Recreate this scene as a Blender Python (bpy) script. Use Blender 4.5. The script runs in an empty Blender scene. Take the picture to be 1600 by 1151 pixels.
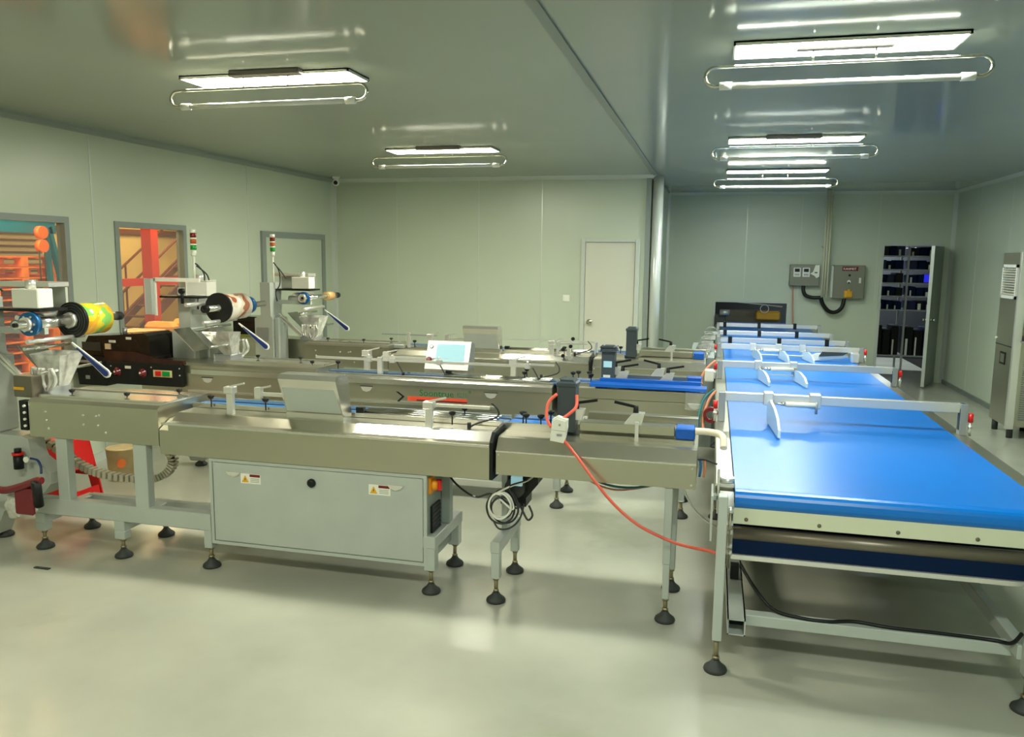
import bpy, bmesh, math, random
from mathutils import Vector, Matrix
random.seed(7)
S = bpy.context.scene
COL = S.collection
# ---------------------------------------------------------------- camera
cam_d = bpy.data.cameras.new('camera')
cam = bpy.data.objects.new('camera', cam_d)
COL.objects.link(cam)
R = Matrix(((0.96968054, -0.04425968, 0.24033462),
            (0.24412517, 0.13089101, -0.96086963),
            (0.01107014, 0.99040831, 0.13772737)))
cam.matrix_world = Matrix.Translation((0, 0, 1.8)) @ R.to_4x4()
cam_d.sensor_fit = 'HORIZONTAL'
cam_d.sensor_width = 36.0
cam_d.lens = 1251.64 / 1600 * 36
cam_d.clip_start = 0.05
S.camera = cam
# ---------------------------------------------------------------- world, lights, exposure
W = bpy.data.worlds.new('world'); S.world = W; W.use_nodes = True
W.node_tree.nodes['Background'].inputs[0].default_value = (0.75, 0.85, 0.8, 1)
W.node_tree.nodes['Background'].inputs[1].default_value = 0.02
S.view_settings.view_transform = 'Standard'
S.view_settings.look = 'None'
S.view_settings.gamma = 1
S.view_settings.use_curve_mapping = False
S.view_settings.exposure = 0.75
CE = 2.83
def area(name, loc, rot, sx, sy, power, col):
    l = bpy.data.lights.new(name, 'AREA'); l.shape = 'RECTANGLE'
    l.size = sx; l.size_y = sy; l.energy = power; l.color = col
    o = bpy.data.objects.new(name, l); o.location = loc; o.rotation_euler = rot
    COL.objects.link(o); return o
LC = (1.0, 0.97, 0.80)
LAMP_E = 52.0
# lamps of the same kind behind the photographer
for lx in (-2.6, 0.6):
    for ly in (1.2, -1.8):
        area('ceiling_light_behind', (lx, ly, CE - 0.02), (0, 0, 0), 1.05, 0.3, 34, LC if lx < 0 else (0.90, 0.98, 0.90))
# sodium light of the hall beyond the left windows
area('hall_light', (-7.3, 6.6, 3.3), (0, 0, 0), 2.5, 2.0, 105, (1.0, 0.70, 0.34))
area('hall_light', (-8.0, 11.4, 3.2), (0, 0, 0), 2.0, 2.0, 85, (1.0, 0.76, 0.38))
# cold light of the rack room beyond the right door
area('rack_room_light', (2.6, 15.6, 2.5), (0, 0, 0), 1.2, 0.3, 60, (0.8, 0.9, 1.0))

# ---------------------------------------------------------------- materials
MATS = {}
def mat(name, col, rough=0.5, metal=0.0, emit=0, var=0.0, vscale=8, bump=0.0, bscale=60, stretch=None, alpha=1, trans=0, coat=0, spec=None):
    if name in MATS: return MATS[name]
    m = bpy.data.materials.new(name); m.use_nodes = True
    nt = m.node_tree; b = nt.nodes['Principled BSDF']
    b.inputs['Base Color'].default_value = (*col, 1)
    b.inputs['Roughness'].default_value = rough
    b.inputs['Metallic'].default_value = metal
    if spec is not None: b.inputs['Specular IOR Level'].default_value = spec
    if coat: b.inputs['Coat Weight'].default_value = coat; b.inputs['Coat Roughness'].default_value = 0.08
    if trans: b.inputs['Transmission Weight'].default_value = trans
    if alpha < 1: b.inputs['Alpha'].default_value = alpha
    if emit:
        b.inputs['Emission Color'].default_value = (*col, 1); b.inputs['Emission Strength'].default_value = emit
    if var or bump:
        tc = nt.nodes.new('ShaderNodeTexCoord'); mp = nt.nodes.new('ShaderNodeMapping')
        nt.links.new(tc.outputs['Object'], mp.inputs['Vector'])
        if stretch: mp.inputs['Scale'].default_value = stretch
    if var:
        n = nt.nodes.new('ShaderNodeTexNoise'); n.inputs['Scale'].default_value = vscale; n.inputs['Detail'].default_value = 5
        nt.links.new(mp.outputs[0], n.inputs['Vector'])
        r = nt.nodes.new('ShaderNodeValToRGB')
        r.color_ramp.elements[0].position = 0.3; r.color_ramp.elements[1].position = 0.7
        r.color_ramp.elements[0].color = (*[c * (1 - var) for c in col], 1)
        r.color_ramp.elements[1].color = (*[min(1, c * (1 + var)) for c in col], 1)
        nt.links.new(n.outputs['Fac'], r.inputs[0]); nt.links.new(r.outputs[0], b.inputs['Base Color'])
        mr = nt.nodes.new('ShaderNodeMapRange')
        mr.inputs[3].default_value = max(0, rough * (1 - var)); mr.inputs[4].default_value = rough * (1 + var)
        nt.links.new(n.outputs['Fac'], mr.inputs[0]); nt.links.new(mr.outputs[0], b.inputs['Roughness'])
    if bump:
        n2 = nt.nodes.new('ShaderNodeTexNoise'); n2.inputs['Scale'].default_value = bscale; n2.inputs['Detail'].default_value = 3
        nt.links.new(mp.outputs[0], n2.inputs['Vector'])
        bp = nt.nodes.new('ShaderNodeBump'); bp.inputs['Strength'].default_value = bump; bp.inputs['Distance'].default_value = 0.01
        nt.links.new(n2.outputs['Fac'], bp.inputs['Height']); nt.links.new(bp.outputs[0], b.inputs['Normal'])
    MATS[name] = m; return m
M = dict(
    floor=mat('floor_epoxy', (0.405, 0.41, 0.33), 0.20, var=0.10, vscale=1.6, bump=0.05, bscale=5),
    wall=mat('wall_panel', (0.53, 0.59, 0.46), 0.32, var=0.03, vscale=0.8, bump=0.02, bscale=2),
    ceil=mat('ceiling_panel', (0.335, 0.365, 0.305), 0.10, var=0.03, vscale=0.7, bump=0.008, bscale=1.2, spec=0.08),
    trim=mat('aluminium_trim', (0.62, 0.66, 0.6), 0.3, 0.3),
    trim_dark=mat('dark_trim', (0.22, 0.25, 0.22), 0.4, 0.3),
    frame=mat('door_frame_paint', (0.52, 0.56, 0.48), 0.35),
    frame_grey=mat('door_frame_grey', (0.24, 0.28, 0.25), 0.4),
    door=mat('door_leaf_paint', (0.60, 0.60, 0.49), 0.35),
    steel=mat('brushed_stainless', (0.49, 0.475, 0.375), 0.28, 0.92, var=0.03, vscale=2, stretch=(1, 1, 3)),
    steel_hi=mat('polished_stainless', (0.74, 0.73, 0.68), 0.22, 0.95, var=0.03, vscale=2),
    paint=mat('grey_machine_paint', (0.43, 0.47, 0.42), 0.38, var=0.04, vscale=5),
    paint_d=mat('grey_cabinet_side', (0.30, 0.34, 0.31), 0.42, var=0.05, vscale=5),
    alu=mat('bright_aluminium', (0.78, 0.77, 0.72), 0.3, 0.7),
    alu_d=mat('dull_aluminium', (0.36, 0.38, 0.38), 0.4, 0.6),
    black=mat('black_plastic', (0.010, 0.012, 0.011), 0.4, spec=0.25),
    rubber=mat('black_rubber', (0.03, 0.035, 0.03), 0.6),
    smoke=mat('smoked_cover', (0.012, 0.010, 0.008), 0.12, var=0.3, vscale=9, spec=0.25),
    brass=mat('zinc_threaded_stem', (0.33, 0.29, 0.18), 0.35, 0.8),
    belt=mat('blue_belt', (0.0, 0.165, 0.60), 0.30, var=0.03, vscale=3),
    belt_d=mat('navy_belt', (0.002, 0.012, 0.045), 0.5, spec=0.1),
    blue=mat('blue_side_belt', (0.0, 0.10, 0.48), 0.4), blue_in=mat('thin_infeed_belt', (0.02, 0.12, 0.32), 0.3),
    blue_knob=mat('blue_anodised', (0.01, 0.11, 0.30), 0.3, 0.4),
    blue_lever=mat('blue_lever_paint', (0.01, 0.03, 0.16), 0.3),
    white=mat('white_plastic', (0.80, 0.80, 0.70), 0.4),
    board=mat('cream_board', (0.62, 0.65, 0.47), 0.45),
    paddle=mat('translucent_paddle', (0.66, 0.80, 0.78), 0.2, coat=0.3),
    brown=mat('brown_roller', (0.17, 0.15, 0.11), 0.35, 0.5),
    red=mat('red_plastic', (0.65, 0.01, 0.008), 0.38),
    red_d=mat('dark_red_bar', (0.16, 0.01, 0.015), 0.25),
    red_hose=mat('red_hose', (0.75, 0.12, 0.07), 0.4),
    green_hose=mat('green_hose', (0.02, 0.16, 0.16), 0.4),
    blue_hose=mat('blue_hose', (0.02, 0.12, 0.3), 0.4),
    orange_hose=mat('orange_hose', (0.65, 0.25, 0.12), 0.4),
    yellow=mat('yellow_plastic', (0.75, 0.40, 0.02), 0.4),
    orange=mat('orange_switch', (0.85, 0.33, 0.01), 0.4),
    sensor=mat('slate_housing', (0.045, 0.062, 0.072), 0.45),
    box=mat('grey_enclosure', (0.20, 0.205, 0.155), 0.4, 0.2),
    pipe=mat('cream_conduit', (0.62, 0.60, 0.42), 0.4),
    pvc=mat('cream_pvc', (0.78, 0.70, 0.52), 0.35),
    film_y=mat('printed_film_yellow', (0.80, 0.60, 0.03), 0.2, var=0.0, coat=0.5),
    film_w=mat('printed_film_cream', (0.78, 0.66, 0.50), 0.2, coat=0.5),
    tan=mat('tan_tape', (0.60, 0.36, 0.13), 0.4),
    plastic=mat('crumpled_clear_film', (0.62, 0.62, 0.56), 0.12, 0.35, var=0.25, vscale=20, bump=0.8, bscale=18),
    paper=mat('pale_carton', (0.78, 0.62, 0.32), 0.6, var=0.12, vscale=15),
    seal_red=mat('signal_red', (0.20, 0.012, 0.01), 0.2), seal_or=mat('signal_orange', (0.48, 0.10, 0.02), 0.2),
    seal_gr=mat('signal_green', (0.01, 0.30, 0.03), 0.2), seal_w=mat('signal_cap_white', (0.80, 0.82, 0.70), 0.3),
    chain=mat('beige_cable_chain', (0.50, 0.46, 0.34), 0.5),
    glass=mat('uv_tube_glass', (0.60, 0.62, 0.54), 0.06, coat=1.0),
    chrome=mat('chrome_conduit', (0.55, 0.53, 0.45), 0.15, 1.0),
    housing=mat('lamp_ballast', (0.16, 0.14, 0.12), 0.4, 0.3),
    lamp=mat('lamp_panel', (1.0, 0.97, 0.80), 0.5, emit=LAMP_E),
    lamp_cool=mat('lamp_panel_cool', (0.90, 0.98, 0.90), 0.5, emit=LAMP_E),
    screen=mat('lit_screen', (0.25, 0.42, 0.46), 0.6, emit=0.45, spec=0.1),
    shutter=mat('roller_shutter', (0.38, 0.33, 0.22), 0.5, 0.1),
    teal=mat('teal_steel_beam', (0.01, 0.22, 0.42), 0.5),
    pallet=mat('orange_lit_pallet_wood', (0.80, 0.24, 0.05), 0.6, var=0.25, vscale=7),  # orange of the hall light is put into the wood colour
    hall=mat('hall_wall_yellow', (0.68, 0.55, 0.24), 0.6, var=0.12, vscale=1.5),
    hall_fl=mat('hall_floor', (0.50, 0.38, 0.20), 0.5),
    col_red=mat('red_steel_column', (0.50, 0.035, 0.015), 0.5),
    stair=mat('dark_red_stair_steel', (0.16, 0.05, 0.025), 0.5),
    disc=mat('orange_disc', (0.9, 0.22, 0.05), 0.5),
    sack=mat('yellow_sacks', (0.80, 0.42, 0.10), 0.7, var=0.2, vscale=6),
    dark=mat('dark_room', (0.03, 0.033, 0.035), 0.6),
    navy=mat('navy_crate', (0.008, 0.012, 0.06), 0.4),
    rack=mat('rack_steel', (0.5, 0.52, 0.5), 0.35, 0.5),
    leaf=mat('green_leaf', (0.03, 0.20, 0.04), 0.5),
)
def add_stains():
    m = M['floor']; nt = m.node_tree; b = nt.nodes['Principled BSDF']
    src = b.inputs['Base Color'].links[0].from_socket
    tc = nt.nodes.new('ShaderNodeTexCoord')
    n = nt.nodes.new('ShaderNodeTexNoise'); n.inputs['Scale'].default_value = 0.55; n.inputs['Detail'].default_value = 6
    n.inputs['Roughness'].default_value = 0.6
    nt.links.new(tc.outputs['Object'], n.inputs['Vector'])
    r = nt.nodes.new('ShaderNodeValToRGB'); r.color_ramp.elements[0].position = 0.58; r.color_ramp.elements[1].position = 0.66
    nt.links.new(n.outputs['Fac'], r.inputs[0])
    mx = nt.nodes.new('ShaderNodeMix'); mx.data_type = 'RGBA'
    nt.links.new(r.outputs[0], mx.inputs[0]); nt.links.new(src, mx.inputs[6]); mx.inputs[7].default_value = (0.34, 0.35, 0.27, 1)
    nt.links.new(mx.outputs[2], b.inputs['Base Color'])
add_stains()
def print_film(m, c2, c3, sc):
    nt = m.node_tree; b = nt.nodes['Principled BSDF']
    tc = nt.nodes.new('ShaderNodeTexCoord'); n = nt.nodes.new('ShaderNodeTexNoise'); n.inputs['Scale'].default_value = sc
    n.inputs['Detail'].default_value = 1
    nt.links.new(tc.outputs['Object'], n.inputs['Vector'])
    r = nt.nodes.new('ShaderNodeValToRGB'); r.color_ramp.interpolation = 'CONSTANT'
    e = r.color_ramp.elements; base = b.inputs['Base Color'].default_value[:]
    e[0].position = 0; e[0].color = (*c2, 1); e[1].position = 0.42; e[1].color = base
    x = e.new(0.58); x.color = (*c3, 1)
    nt.links.new(n.outputs['Fac'], r.inputs[0]); nt.links.new(r.outputs[0], b.inputs['Base Color'])
print_film(M['film_y'], (0.25, 0.62, 0.12), (0.85, 0.42, 0.02), 9)
print_film(M['film_w'], (0.42, 0.12, 0.06), (0.85, 0.80, 0.68), 8)

# ---------------------------------------------------------------- mesh helpers
class TF:
    dy = 0.0; flip = False; dx = 0.0
YC = 4.095
def T(p):
    y = p[1]
    if TF.flip: y = 2 * YC - y
    return Vector((p[0] + TF.dx, y + TF.dy, p[2]))
class MB:
    def __init__(s): s.bm = bmesh.new(); s.smooth = False
    def poly(s, verts, faces, smooth=False):
        vs = [s.bm.verts.new(T(v)) for v in verts]
        for f in faces:
            try:
                fc = s.bm.faces.new([vs[i] for i in f]); fc.smooth = smooth
            except ValueError: pass
        return s
    def box(s, x0, x1, y0, y1, z0, z1, bev=0.0):
        if bev:
            b = min(bev, abs(x1-x0)*.45, abs(y1-y0)*.45, abs(z1-z0)*.45)
            tmp = bmesh.new(); bmesh.ops.create_cube(tmp, size=1)
            for v in tmp.verts:
                v.co = T(((x0+x1)/2 + v.co.x*(x1-x0), (y0+y1)/2 + v.co.y*(y1-y0), (z0+z1)/2 + v.co.z*(z1-z0)))
            bmesh.ops.bevel(tmp, geom=tmp.edges[:], offset=b, segments=1, affect='EDGES', clamp_overlap=True)
            mp = {v: s.bm.verts.new(v.co) for v in tmp.verts}
            for f in tmp.faces: s.bm.faces.new([mp[v] for v in f.verts])
            tmp.free(); return s
        v = [(x, y, z) for x in (x0, x1) for y in (y0, y1) for z in (z0, z1)]
        return s.poly(v, [(0,1,3,2),(4,6,7,5),(0,4,5,1),(2,3,7,6),(0,2,6,4),(1,5,7,3)])
    def obox(s, p0, p1, w, h, up=(0,0,1)):
        """box along p0-p1, w wide (sideways), h high (along up)"""
        a, b = Vector(p0), Vector(p1); d = (b-a).normalized(); u = Vector(up)
        sd = d.cross(u)
        if sd.length < 1e-4: sd = Vector((1,0,0)) if abs(d.x) < .9 else Vector((0,1,0))
        sd.normalize(); u = sd.cross(d).normalized()
        v = [q + sd*i*w/2 + u*j*h/2 for q in (a, b) for i in (-1, 1) for j in (-1, 1)]
        return s.poly(v, [(0,1,3,2),(4,6,7,5),(0,4,5,1),(2,3,7,6),(0,2,6,4),(1,5,7,3)])
    def prism(s, pts, axis, a, b):
        """polygon pts extruded along axis from a to b. axis x: pts=(y,z); y: pts=(x,z); z: pts=(x,y)"""
        def mk(p, t):
            return {'x': (t, p[0], p[1]), 'y': (p[0], t, p[1]), 'z': (p[0], p[1], t)}[axis]
        n = len(pts); v = [mk(p, a) for p in pts] + [mk(p, b) for p in pts]
        return s.poly(v, [tuple(range(n)), tuple(range(n, 2*n))] + [(i, (i+1) % n, n+(i+1) % n, n+i) for i in range(n)])
    def cyl(s, p0, p1, r, n=16, r1=None, cap=True):
        a, b = Vector(p0), Vector(p1); d = (b-a).normalized()
        u = d.orthogonal().normalized(); w = d.cross(u); r1 = r if r1 is None else r1
        v = [a + (u*math.cos(t)+w*math.sin(t))*r for t in [2*math.pi*i/n for i in range(n)]]
        v += [b + (u*math.cos(t)+w*math.sin(t))*r1 for t in [2*math.pi*i/n for i in range(n)]]
        vs = [s.bm.verts.new(T(q)) for q in v]
        for i in range(n):
            f = s.bm.faces.new([vs[i], vs[(i+1) % n], vs[n+(i+1) % n], vs[n+i]]); f.smooth = True
        if cap:
            s.bm.faces.new(vs[:n]); s.bm.faces.new(vs[n:])
        return s
    def ring(s, p0, p1, ro, ri, n=24):
        a, b = Vector(p0), Vector(p1); d = (b-a).normalized()
        u = d.orthogonal().normalized(); w = d.cross(u); L = []
        for c, r in ((a, ro), (b, ro), (b, ri), (a, ri)):
            L.append([s.bm.verts.new(T(c + (u*math.cos(t)+w*math.sin(t))*r)) for t in [2*math.pi*i/n for i in range(n)]])
        for k in range(4):
            A, B = L[k], L[(k+1) % 4]
            for i in range(n):
                f = s.bm.faces.new([A[i], A[(i+1) % n], B[(i+1) % n], B[i]]); f.smooth = k in (0, 2)
        return s
    def lathe(s, c, prof, n=18, axis=(0,0,1)):
        d = Vector(axis).normalized(); u = d.orthogonal().normalized(); w = d.cross(u); c = Vector(c); L = []
        for r, h in prof:
            L.append([s.bm.verts.new(T(c + d*h + (u*math.cos(t)+w*math.sin(t))*r)) for t in [2*math.pi*i/n for i in range(n)]])
        for A, B in zip(L, L[1:]):
            for i in range(n):
                f = s.bm.faces.new([A[i], A[(i+1) % n], B[(i+1) % n], B[i]]); f.smooth = True
        s.bm.faces.new(L[0]); s.bm.faces.new(L[-1]); return s
    def tube(s, pts, r, n=8, sub=6, closed=False):
        P = [Vector(p) for p in pts]
        if sub and len(P) > 2:
            Q = []; m = len(P)
            for i in range(m if closed else m-1):
                g = lambda k: P[k % m] if closed else P[max(0, min(m-1, k))]
                p0, p1, p2, p3 = g(i-1), g(i), g(i+1), g(i+2)
                for j in range(sub):
                    t = j/sub
                    Q.append(.5*((2*p1)+(p2-p0)*t+(2*p0-5*p1+4*p2-p3)*t*t+(3*p1-p0-3*p2+p3)*t**3))
            if not closed: Q.append(P[-1])
            P = Q
        rings = []; u = None; m = len(P)
        for i, p in enumerate(P):
            d = ((P[(i+1) % m] if closed else P[min(m-1, i+1)]) - (P[i-1] if (closed or i) else P[0])).normalized()
            if u is None: u = d.orthogonal().normalized()
            u = (u - d*u.dot(d)).normalized(); w = d.cross(u)
            rings.append([s.bm.verts.new(T(p + (u*math.cos(t)+w*math.sin(t))*r)) for t in [2*math.pi*k/n for k in range(n)]])
        for i in range(m if closed else m-1):
            A, B = rings[i], rings[(i+1) % m]
            for k in range(n):
                f = s.bm.faces.new([A[k], A[(k+1) % n], B[(k+1) % n], B[k]]); f.smooth = True
        if not closed: s.bm.faces.new(rings[0]); s.bm.faces.new(rings[-1])
        return s
    def build(s, name, m, parent=None, loc=None):
        me = bpy.data.meshes.new(name)
        bmesh.ops.recalc_face_normals(s.bm, faces=s.bm.faces[:])
        if parent is not None: org = Vector(parent['org'])
        elif loc is not None: org = T(loc)
        else:
            zs = [v.co for v in s.bm.verts]
            org = Vector(((min(v.x for v in zs)+max(v.x for v in zs))/2, (min(v.y for v in zs)+max(v.y for v in zs))/2, min(v.z for v in zs)))
        for v in s.bm.verts: v.co -= org
        s.bm.to_mesh(me); s.bm.free()
        me.materials.append(m if not isinstance(m, str) else M[m])
        o = bpy.data.objects.new(name, me); COL.objects.link(o)
        ORG[o.name] = org
        if parent is not None:
            o.parent = parent['obj']
        else: o.location = org
        return o
ORG = {}
def P(o):            # a mesh part as a parent
    return {'obj': o, 'org': ORG[o.name]}
def thing(name, label, cat, loc, group=None):
    o = bpy.data.objects.new(name, None); COL.objects.link(o); o.empty_display_size = .1
    o.location = T(loc); ORG[o.name] = T(loc)
    o['label'] = label; o['category'] = cat
    if group: o['group'] = group
    return P(o)
def sub(parent_obj, root):   # parent dict for sub-parts of a mesh part: same origin as its root
    return {'obj': parent_obj, 'org': root['org']}
def tag(o, label, cat, group=None):
    o['label'] = label; o['category'] = cat
    if group: o['group'] = group
    return o
def struct(o):
    o['kind'] = 'structure'; return o
def text(name, s, size, loc, rot, m, parent, ext=0.0008, xs=1):
    cu = bpy.data.curves.new(name, 'FONT'); cu.body = s; cu.size = size; cu.extrude = ext; cu.resolution_u = 2
    tmp = bpy.data.objects.new(name, cu)
    me = bpy.data.meshes.new_from_object(tmp)
    bpy.data.objects.remove(tmp); me.name = name
    mt = Matrix.Translation(Vector(loc) - Vector(parent['org'])) @ rot.to_4x4() @ Matrix.Diagonal((xs, 1, 1, 1))
    me.transform(mt); me.materials.append(M[m] if isinstance(m, str) else m)
    o = bpy.data.objects.new(name, me); COL.objects.link(o); o.parent = parent['obj']; return o
FRONT = Matrix.Rotation(math.pi/2, 3, 'X')     # text facing -Y
def copy_tree(root):
    r = root.copy(); COL.objects.link(r)
    for ch in root.children:
        c = ch.copy(); COL.objects.link(c); c.parent = r
        for g in ch.children:
            d = g.copy(); COL.objects.link(d); d.parent = c
    return r

# ================================================================ room
XL, XR, YB, YF, XC, YR = -5.15, 3.38, 10.3, 13.1, -0.76, -4.0
FLOOR = struct(MB().box(XL-.1, XR+.1, YR, YF+3.2, -.1, 0).build('floor', 'floor'))
CEIL = struct(MB().box(XL-.1, XR+.1, YR, YF+.1, CE, CE+.1).build('ceiling', 'ceil'))
def wall_with_holes(name, axis, pos, a0, a1, z1, holes, thick, m='wall', parent=None):
    """holes: (a_lo,a_hi,z_lo,z_hi) sorted; wall slab behind pos by thick"""
    b = MB(); lo, hi = sorted((pos, pos+thick))
    def bx(u0, u1, w0, w1):
        if u1-u0 < 1e-4 or w1-w0 < 1e-4: return
        if axis == 'x': b.box(lo, hi, u0, u1, w0, w1)
        else: b.box(u0, u1, lo, hi, w0, w1)
    cur = a0
    for (h0, h1, z0, zt) in holes:
        bx(cur, h0, 0, z1); bx(h0, h1, 0, z0); bx(h0, h1, zt, z1); cur = h1
    bx(cur, a1, 0, z1)
    return struct(b.build(name, m))
W1 = (3.9, 5.52, 0.85, 2.04); W2 = (6.13, 7.03, 0.95, 2.03); D1 = (8.52, 9.92, 0, 2.0)
wl = wall_with_holes('wall_left', 'x', XL, YR, YB+.1, CE, [W1, W2], -.06)
wb = wall_with_holes('wall_back', 'y', YB, XL, XC, CE, [], .06)
ws = struct(MB().box(XC-.06, XC, YB, YF+.1, 0, CE).build('wall_return', 'wall'))
OP = (0.03, 1.10, 0.74, 1.135); D3 = (2.44, 3.20, 0, 2.03)
wf = wall_with_holes('wall_far', 'y', YF, XC-.06, XR, CE, [OP, D3], .06)
wr = wall_with_holes('wall_right', 'x', XR, YR, YF+.1, CE, [], .06)
wk = wall_with_holes('wall_rear', 'y', YR, XL-.06, XR+.06, CE, [], -.06)
# panel seams: narrow proud joint strips on the walls
b = MB()
for y in (0.5, 1.6, 2.7, 5.84, 8.2): b.box(XL, XL+.004, y-.006, y+.006, 0, CE)
for x in (-4.2, -3.05, -2.2, -0.85): b.box(x-.005, x+.005, YB-.003, YB, 0, CE)
for x in (0.45, 1.25, 2.35): b.box(x-.004, x+.004, YF-.003, YF, 1.2, CE)
for y in (6, 7.2, 8.4, 9.6, 10.8, 12): b.box(XR-.003, XR, y-.004, y+.004, 0, CE)
struct(b.build('trim_1', 'trim')); 
# ceiling coving and corner profiles
b = MB()
b.prism([(XL, CE), (XL+.05, CE), (XL+.045, CE-.02), (XL+.02, CE-.045), (XL, CE-.05)], 'y', YR, YB)
struct(b.build('trim_2', 'frame_grey'))
b = MB()
b.prism([(YB, CE), (YB-.05, CE), (YB-.02, CE-.04), (YB, CE-.05)], 'x', XL, XC)
b.prism([(YF, CE), (YF-.04, CE), (YF-.015, CE-.03), (YF, CE-.04)], 'x', XC, XR)
b.prism([(XR, CE), (XR-.04, CE), (XR, CE-.04)], 'y', YR, YF)
struct(b.build('trim_3', 'frame'))
b = MB(); b.prism([(XL, YB), (XL+.06, YB), (XL+.045, YB-.045), (XL, YB-.06)], 'z', 0, CE)
struct(b.build('trim_4', 'frame'))
b = MB(); b.lathe((XC+.03, YB+.02, 0), [(.068, 0), (.068, CE)], 24); struct(b.build('trim_5', 'trim'))
b = MB(); b.box(XC-.11, XC-.045, YB-.02, YB+.01, 0, CE); struct(b.build('post_shade', 'frame_grey'))  # grey strip painted in as the shade beside the round post
b = MB(); b.box(XC-.03, XC+.02, YR, YF, CE-.012, CE); struct(b.build('trim_7', 'trim_dark'))
b = MB(); b.box(XC, XC+.035, YF-.05, YF, 0, CE); struct(b.build('trim_8', 'trim'))
b = MB(); b.prism([(XR, YF), (XR-.05, YF), (XR, YF-.05)], 'z', 0, CE); struct(b.build('trim_9', 'trim'))
b = MB(); b.box(XR-.02, XR, YR, YF, 0, .06); struct(b.build('baseboard_right', 'trim_dark'))
b = MB(); b.box(XC, D3[0], YF-.015, YF, 0, .06); struct(b.build('baseboard_far', 'trim'))
b = MB(); b.box(XL, XL+.015, YR, D1[0]-.05, 0, .07); struct(b.build('baseboard_left', 'trim'))
# windows in the left wall
def window(name, h):
    y0, y1, z0, z1 = h; b = MB(); t = .045
    for bb in ((y0-t, y0+.006, z0-t, z1+t), (y1-.006, y1+t, z0-t, z1+t), (y0+.006, y1-.006, z0-t, z0+.006), (y0+.006, y1-.006, z1-.006, z1+t)):
        b.box(XL-.07, XL+.012, *bb)
    o = struct(b.build(name, 'frame_grey'))
    g = MB().box(XL-.04, XL-.035, y0+.006, y1-.006, z0+.006, z1-.006).build('window_pane', mat('window_glass', (0.85, 0.9, 0.88), 0.03, alpha=0.06), P(o))
    return o
window('window_1', W1); window('window_2', W2)
# door in left wall
b = MB(); y0, y1 = D1[0], D1[1]
b.box(XL, XL+.03, y0-.08, y0, 0, 2.0); b.box(XL, XL+.03, y1, y1+.08, 0, 2.0); b.box(XL, XL+.03, y0-.08, y1+.08, 2.0, 2.07)
d1 = struct(b.build('door_1', 'frame_grey'))
MB().box(XL, XL+.012, y0, y1, 0, 2.0).build('door_leaf', 'wall', P(d1))
# door in the back wall
b = MB(); x0, x1, zt = -1.62, -0.985, 2.0
b.box(x0-.055, x0, YB-.03, YB, 0, zt+.045, .004); b.box(x1, x1+.055, YB-.03, YB, 0, zt+.045, .004); b.box(x0, x1, YB-.03, YB, zt, zt+.045, .004)
d2 = struct(b.build('door_2', 'frame'))
MB().box(x0+.006, x1-.006, YB-.018, YB-.002, .01, zt-.006).build('door_leaf', 'door', P(d2))
k = MB().lathe((x0+.07, YB-.018, .98), [(.035, 0), (.035, .006), (.014, .008), (.014, .03), (.03, .04), (.032, .055), (.02, .066)], 18, (0, -1, 0)).build('door_knob', 'chrome', P(d2))
# doorway in the far wall with its open leaf
b = MB(); x0, x1, zt = D3[0], D3[1], D3[3]
b.box(x0-.04, x0, YF-.02, YF+.07, 0, zt+.04); b.box(x1, x1+.04, YF-.02, YF+.07, 0, zt+.04); b.box(x0, x1, YF-.02, YF+.07, zt, zt+.04)
d3 = struct(b.build('door_3', 'frame'))
ang = math.radians(-114)
hx, hy = x1+.03, YF-.03
dv = Vector((math.cos(ang), math.sin(ang), 0)) * .66
leaf = MB().obox((hx, hy, 1.02), (hx+dv.x, hy+dv.y, 1.02), .04, 2.0).build('door_leaf', 'frame_grey', P(d3))
nv = Vector((dv.y, -dv.x, 0)).normalized()
edge = MB().obox((hx+dv.x*1.0, hy+dv.y*1.0, 1.02), (hx+dv.x*1.03, hy+dv.y*1.03, 1.02), .044, 2.0).build('edge_trim', 'trim', P(d3))
kp = Vector((hx, hy, .98)) + dv*.9 - nv*.02
for sgn in (-1, 1):
    q = Vector((hx, hy, .98)) + dv*.9 + nv*.02*sgn
    MB().lathe(q, [(.03, 0), (.03, .006), (.012, .008), (.012, .03), (.026, .038), (.02, .06)], 14, nv*sgn).build('door_knob', 'chrome', P(d3))
for zz in (.3, 1.55, 1.75): MB().cyl((hx+.01, hy+.005, zz), (hx+.01, hy+.005, zz+.09), .012, 8).build('hinge', 'rubber', P(d3))
# pass-through opening frame
b = MB(); x0, x1, z0, zt = OP
b.box(x0-.06, x0, YF-.02, YF+.07, z0, zt+.035); b.box(x1, x1+.06, YF-.02, YF+.07, z0, zt+.035); b.box(x0, x1, YF-.02, YF+.07, zt, zt+.035)
struct(b.build('trim_10', 'frame'))
# room behind the far wall (dark), enclosure of the neighbouring rooms
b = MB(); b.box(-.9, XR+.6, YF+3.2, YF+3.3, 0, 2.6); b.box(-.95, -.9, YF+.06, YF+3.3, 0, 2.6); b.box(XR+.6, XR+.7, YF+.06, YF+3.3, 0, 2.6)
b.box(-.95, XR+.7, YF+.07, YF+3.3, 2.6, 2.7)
struct(b.build('wall_rack_room', 'dark'))
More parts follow.
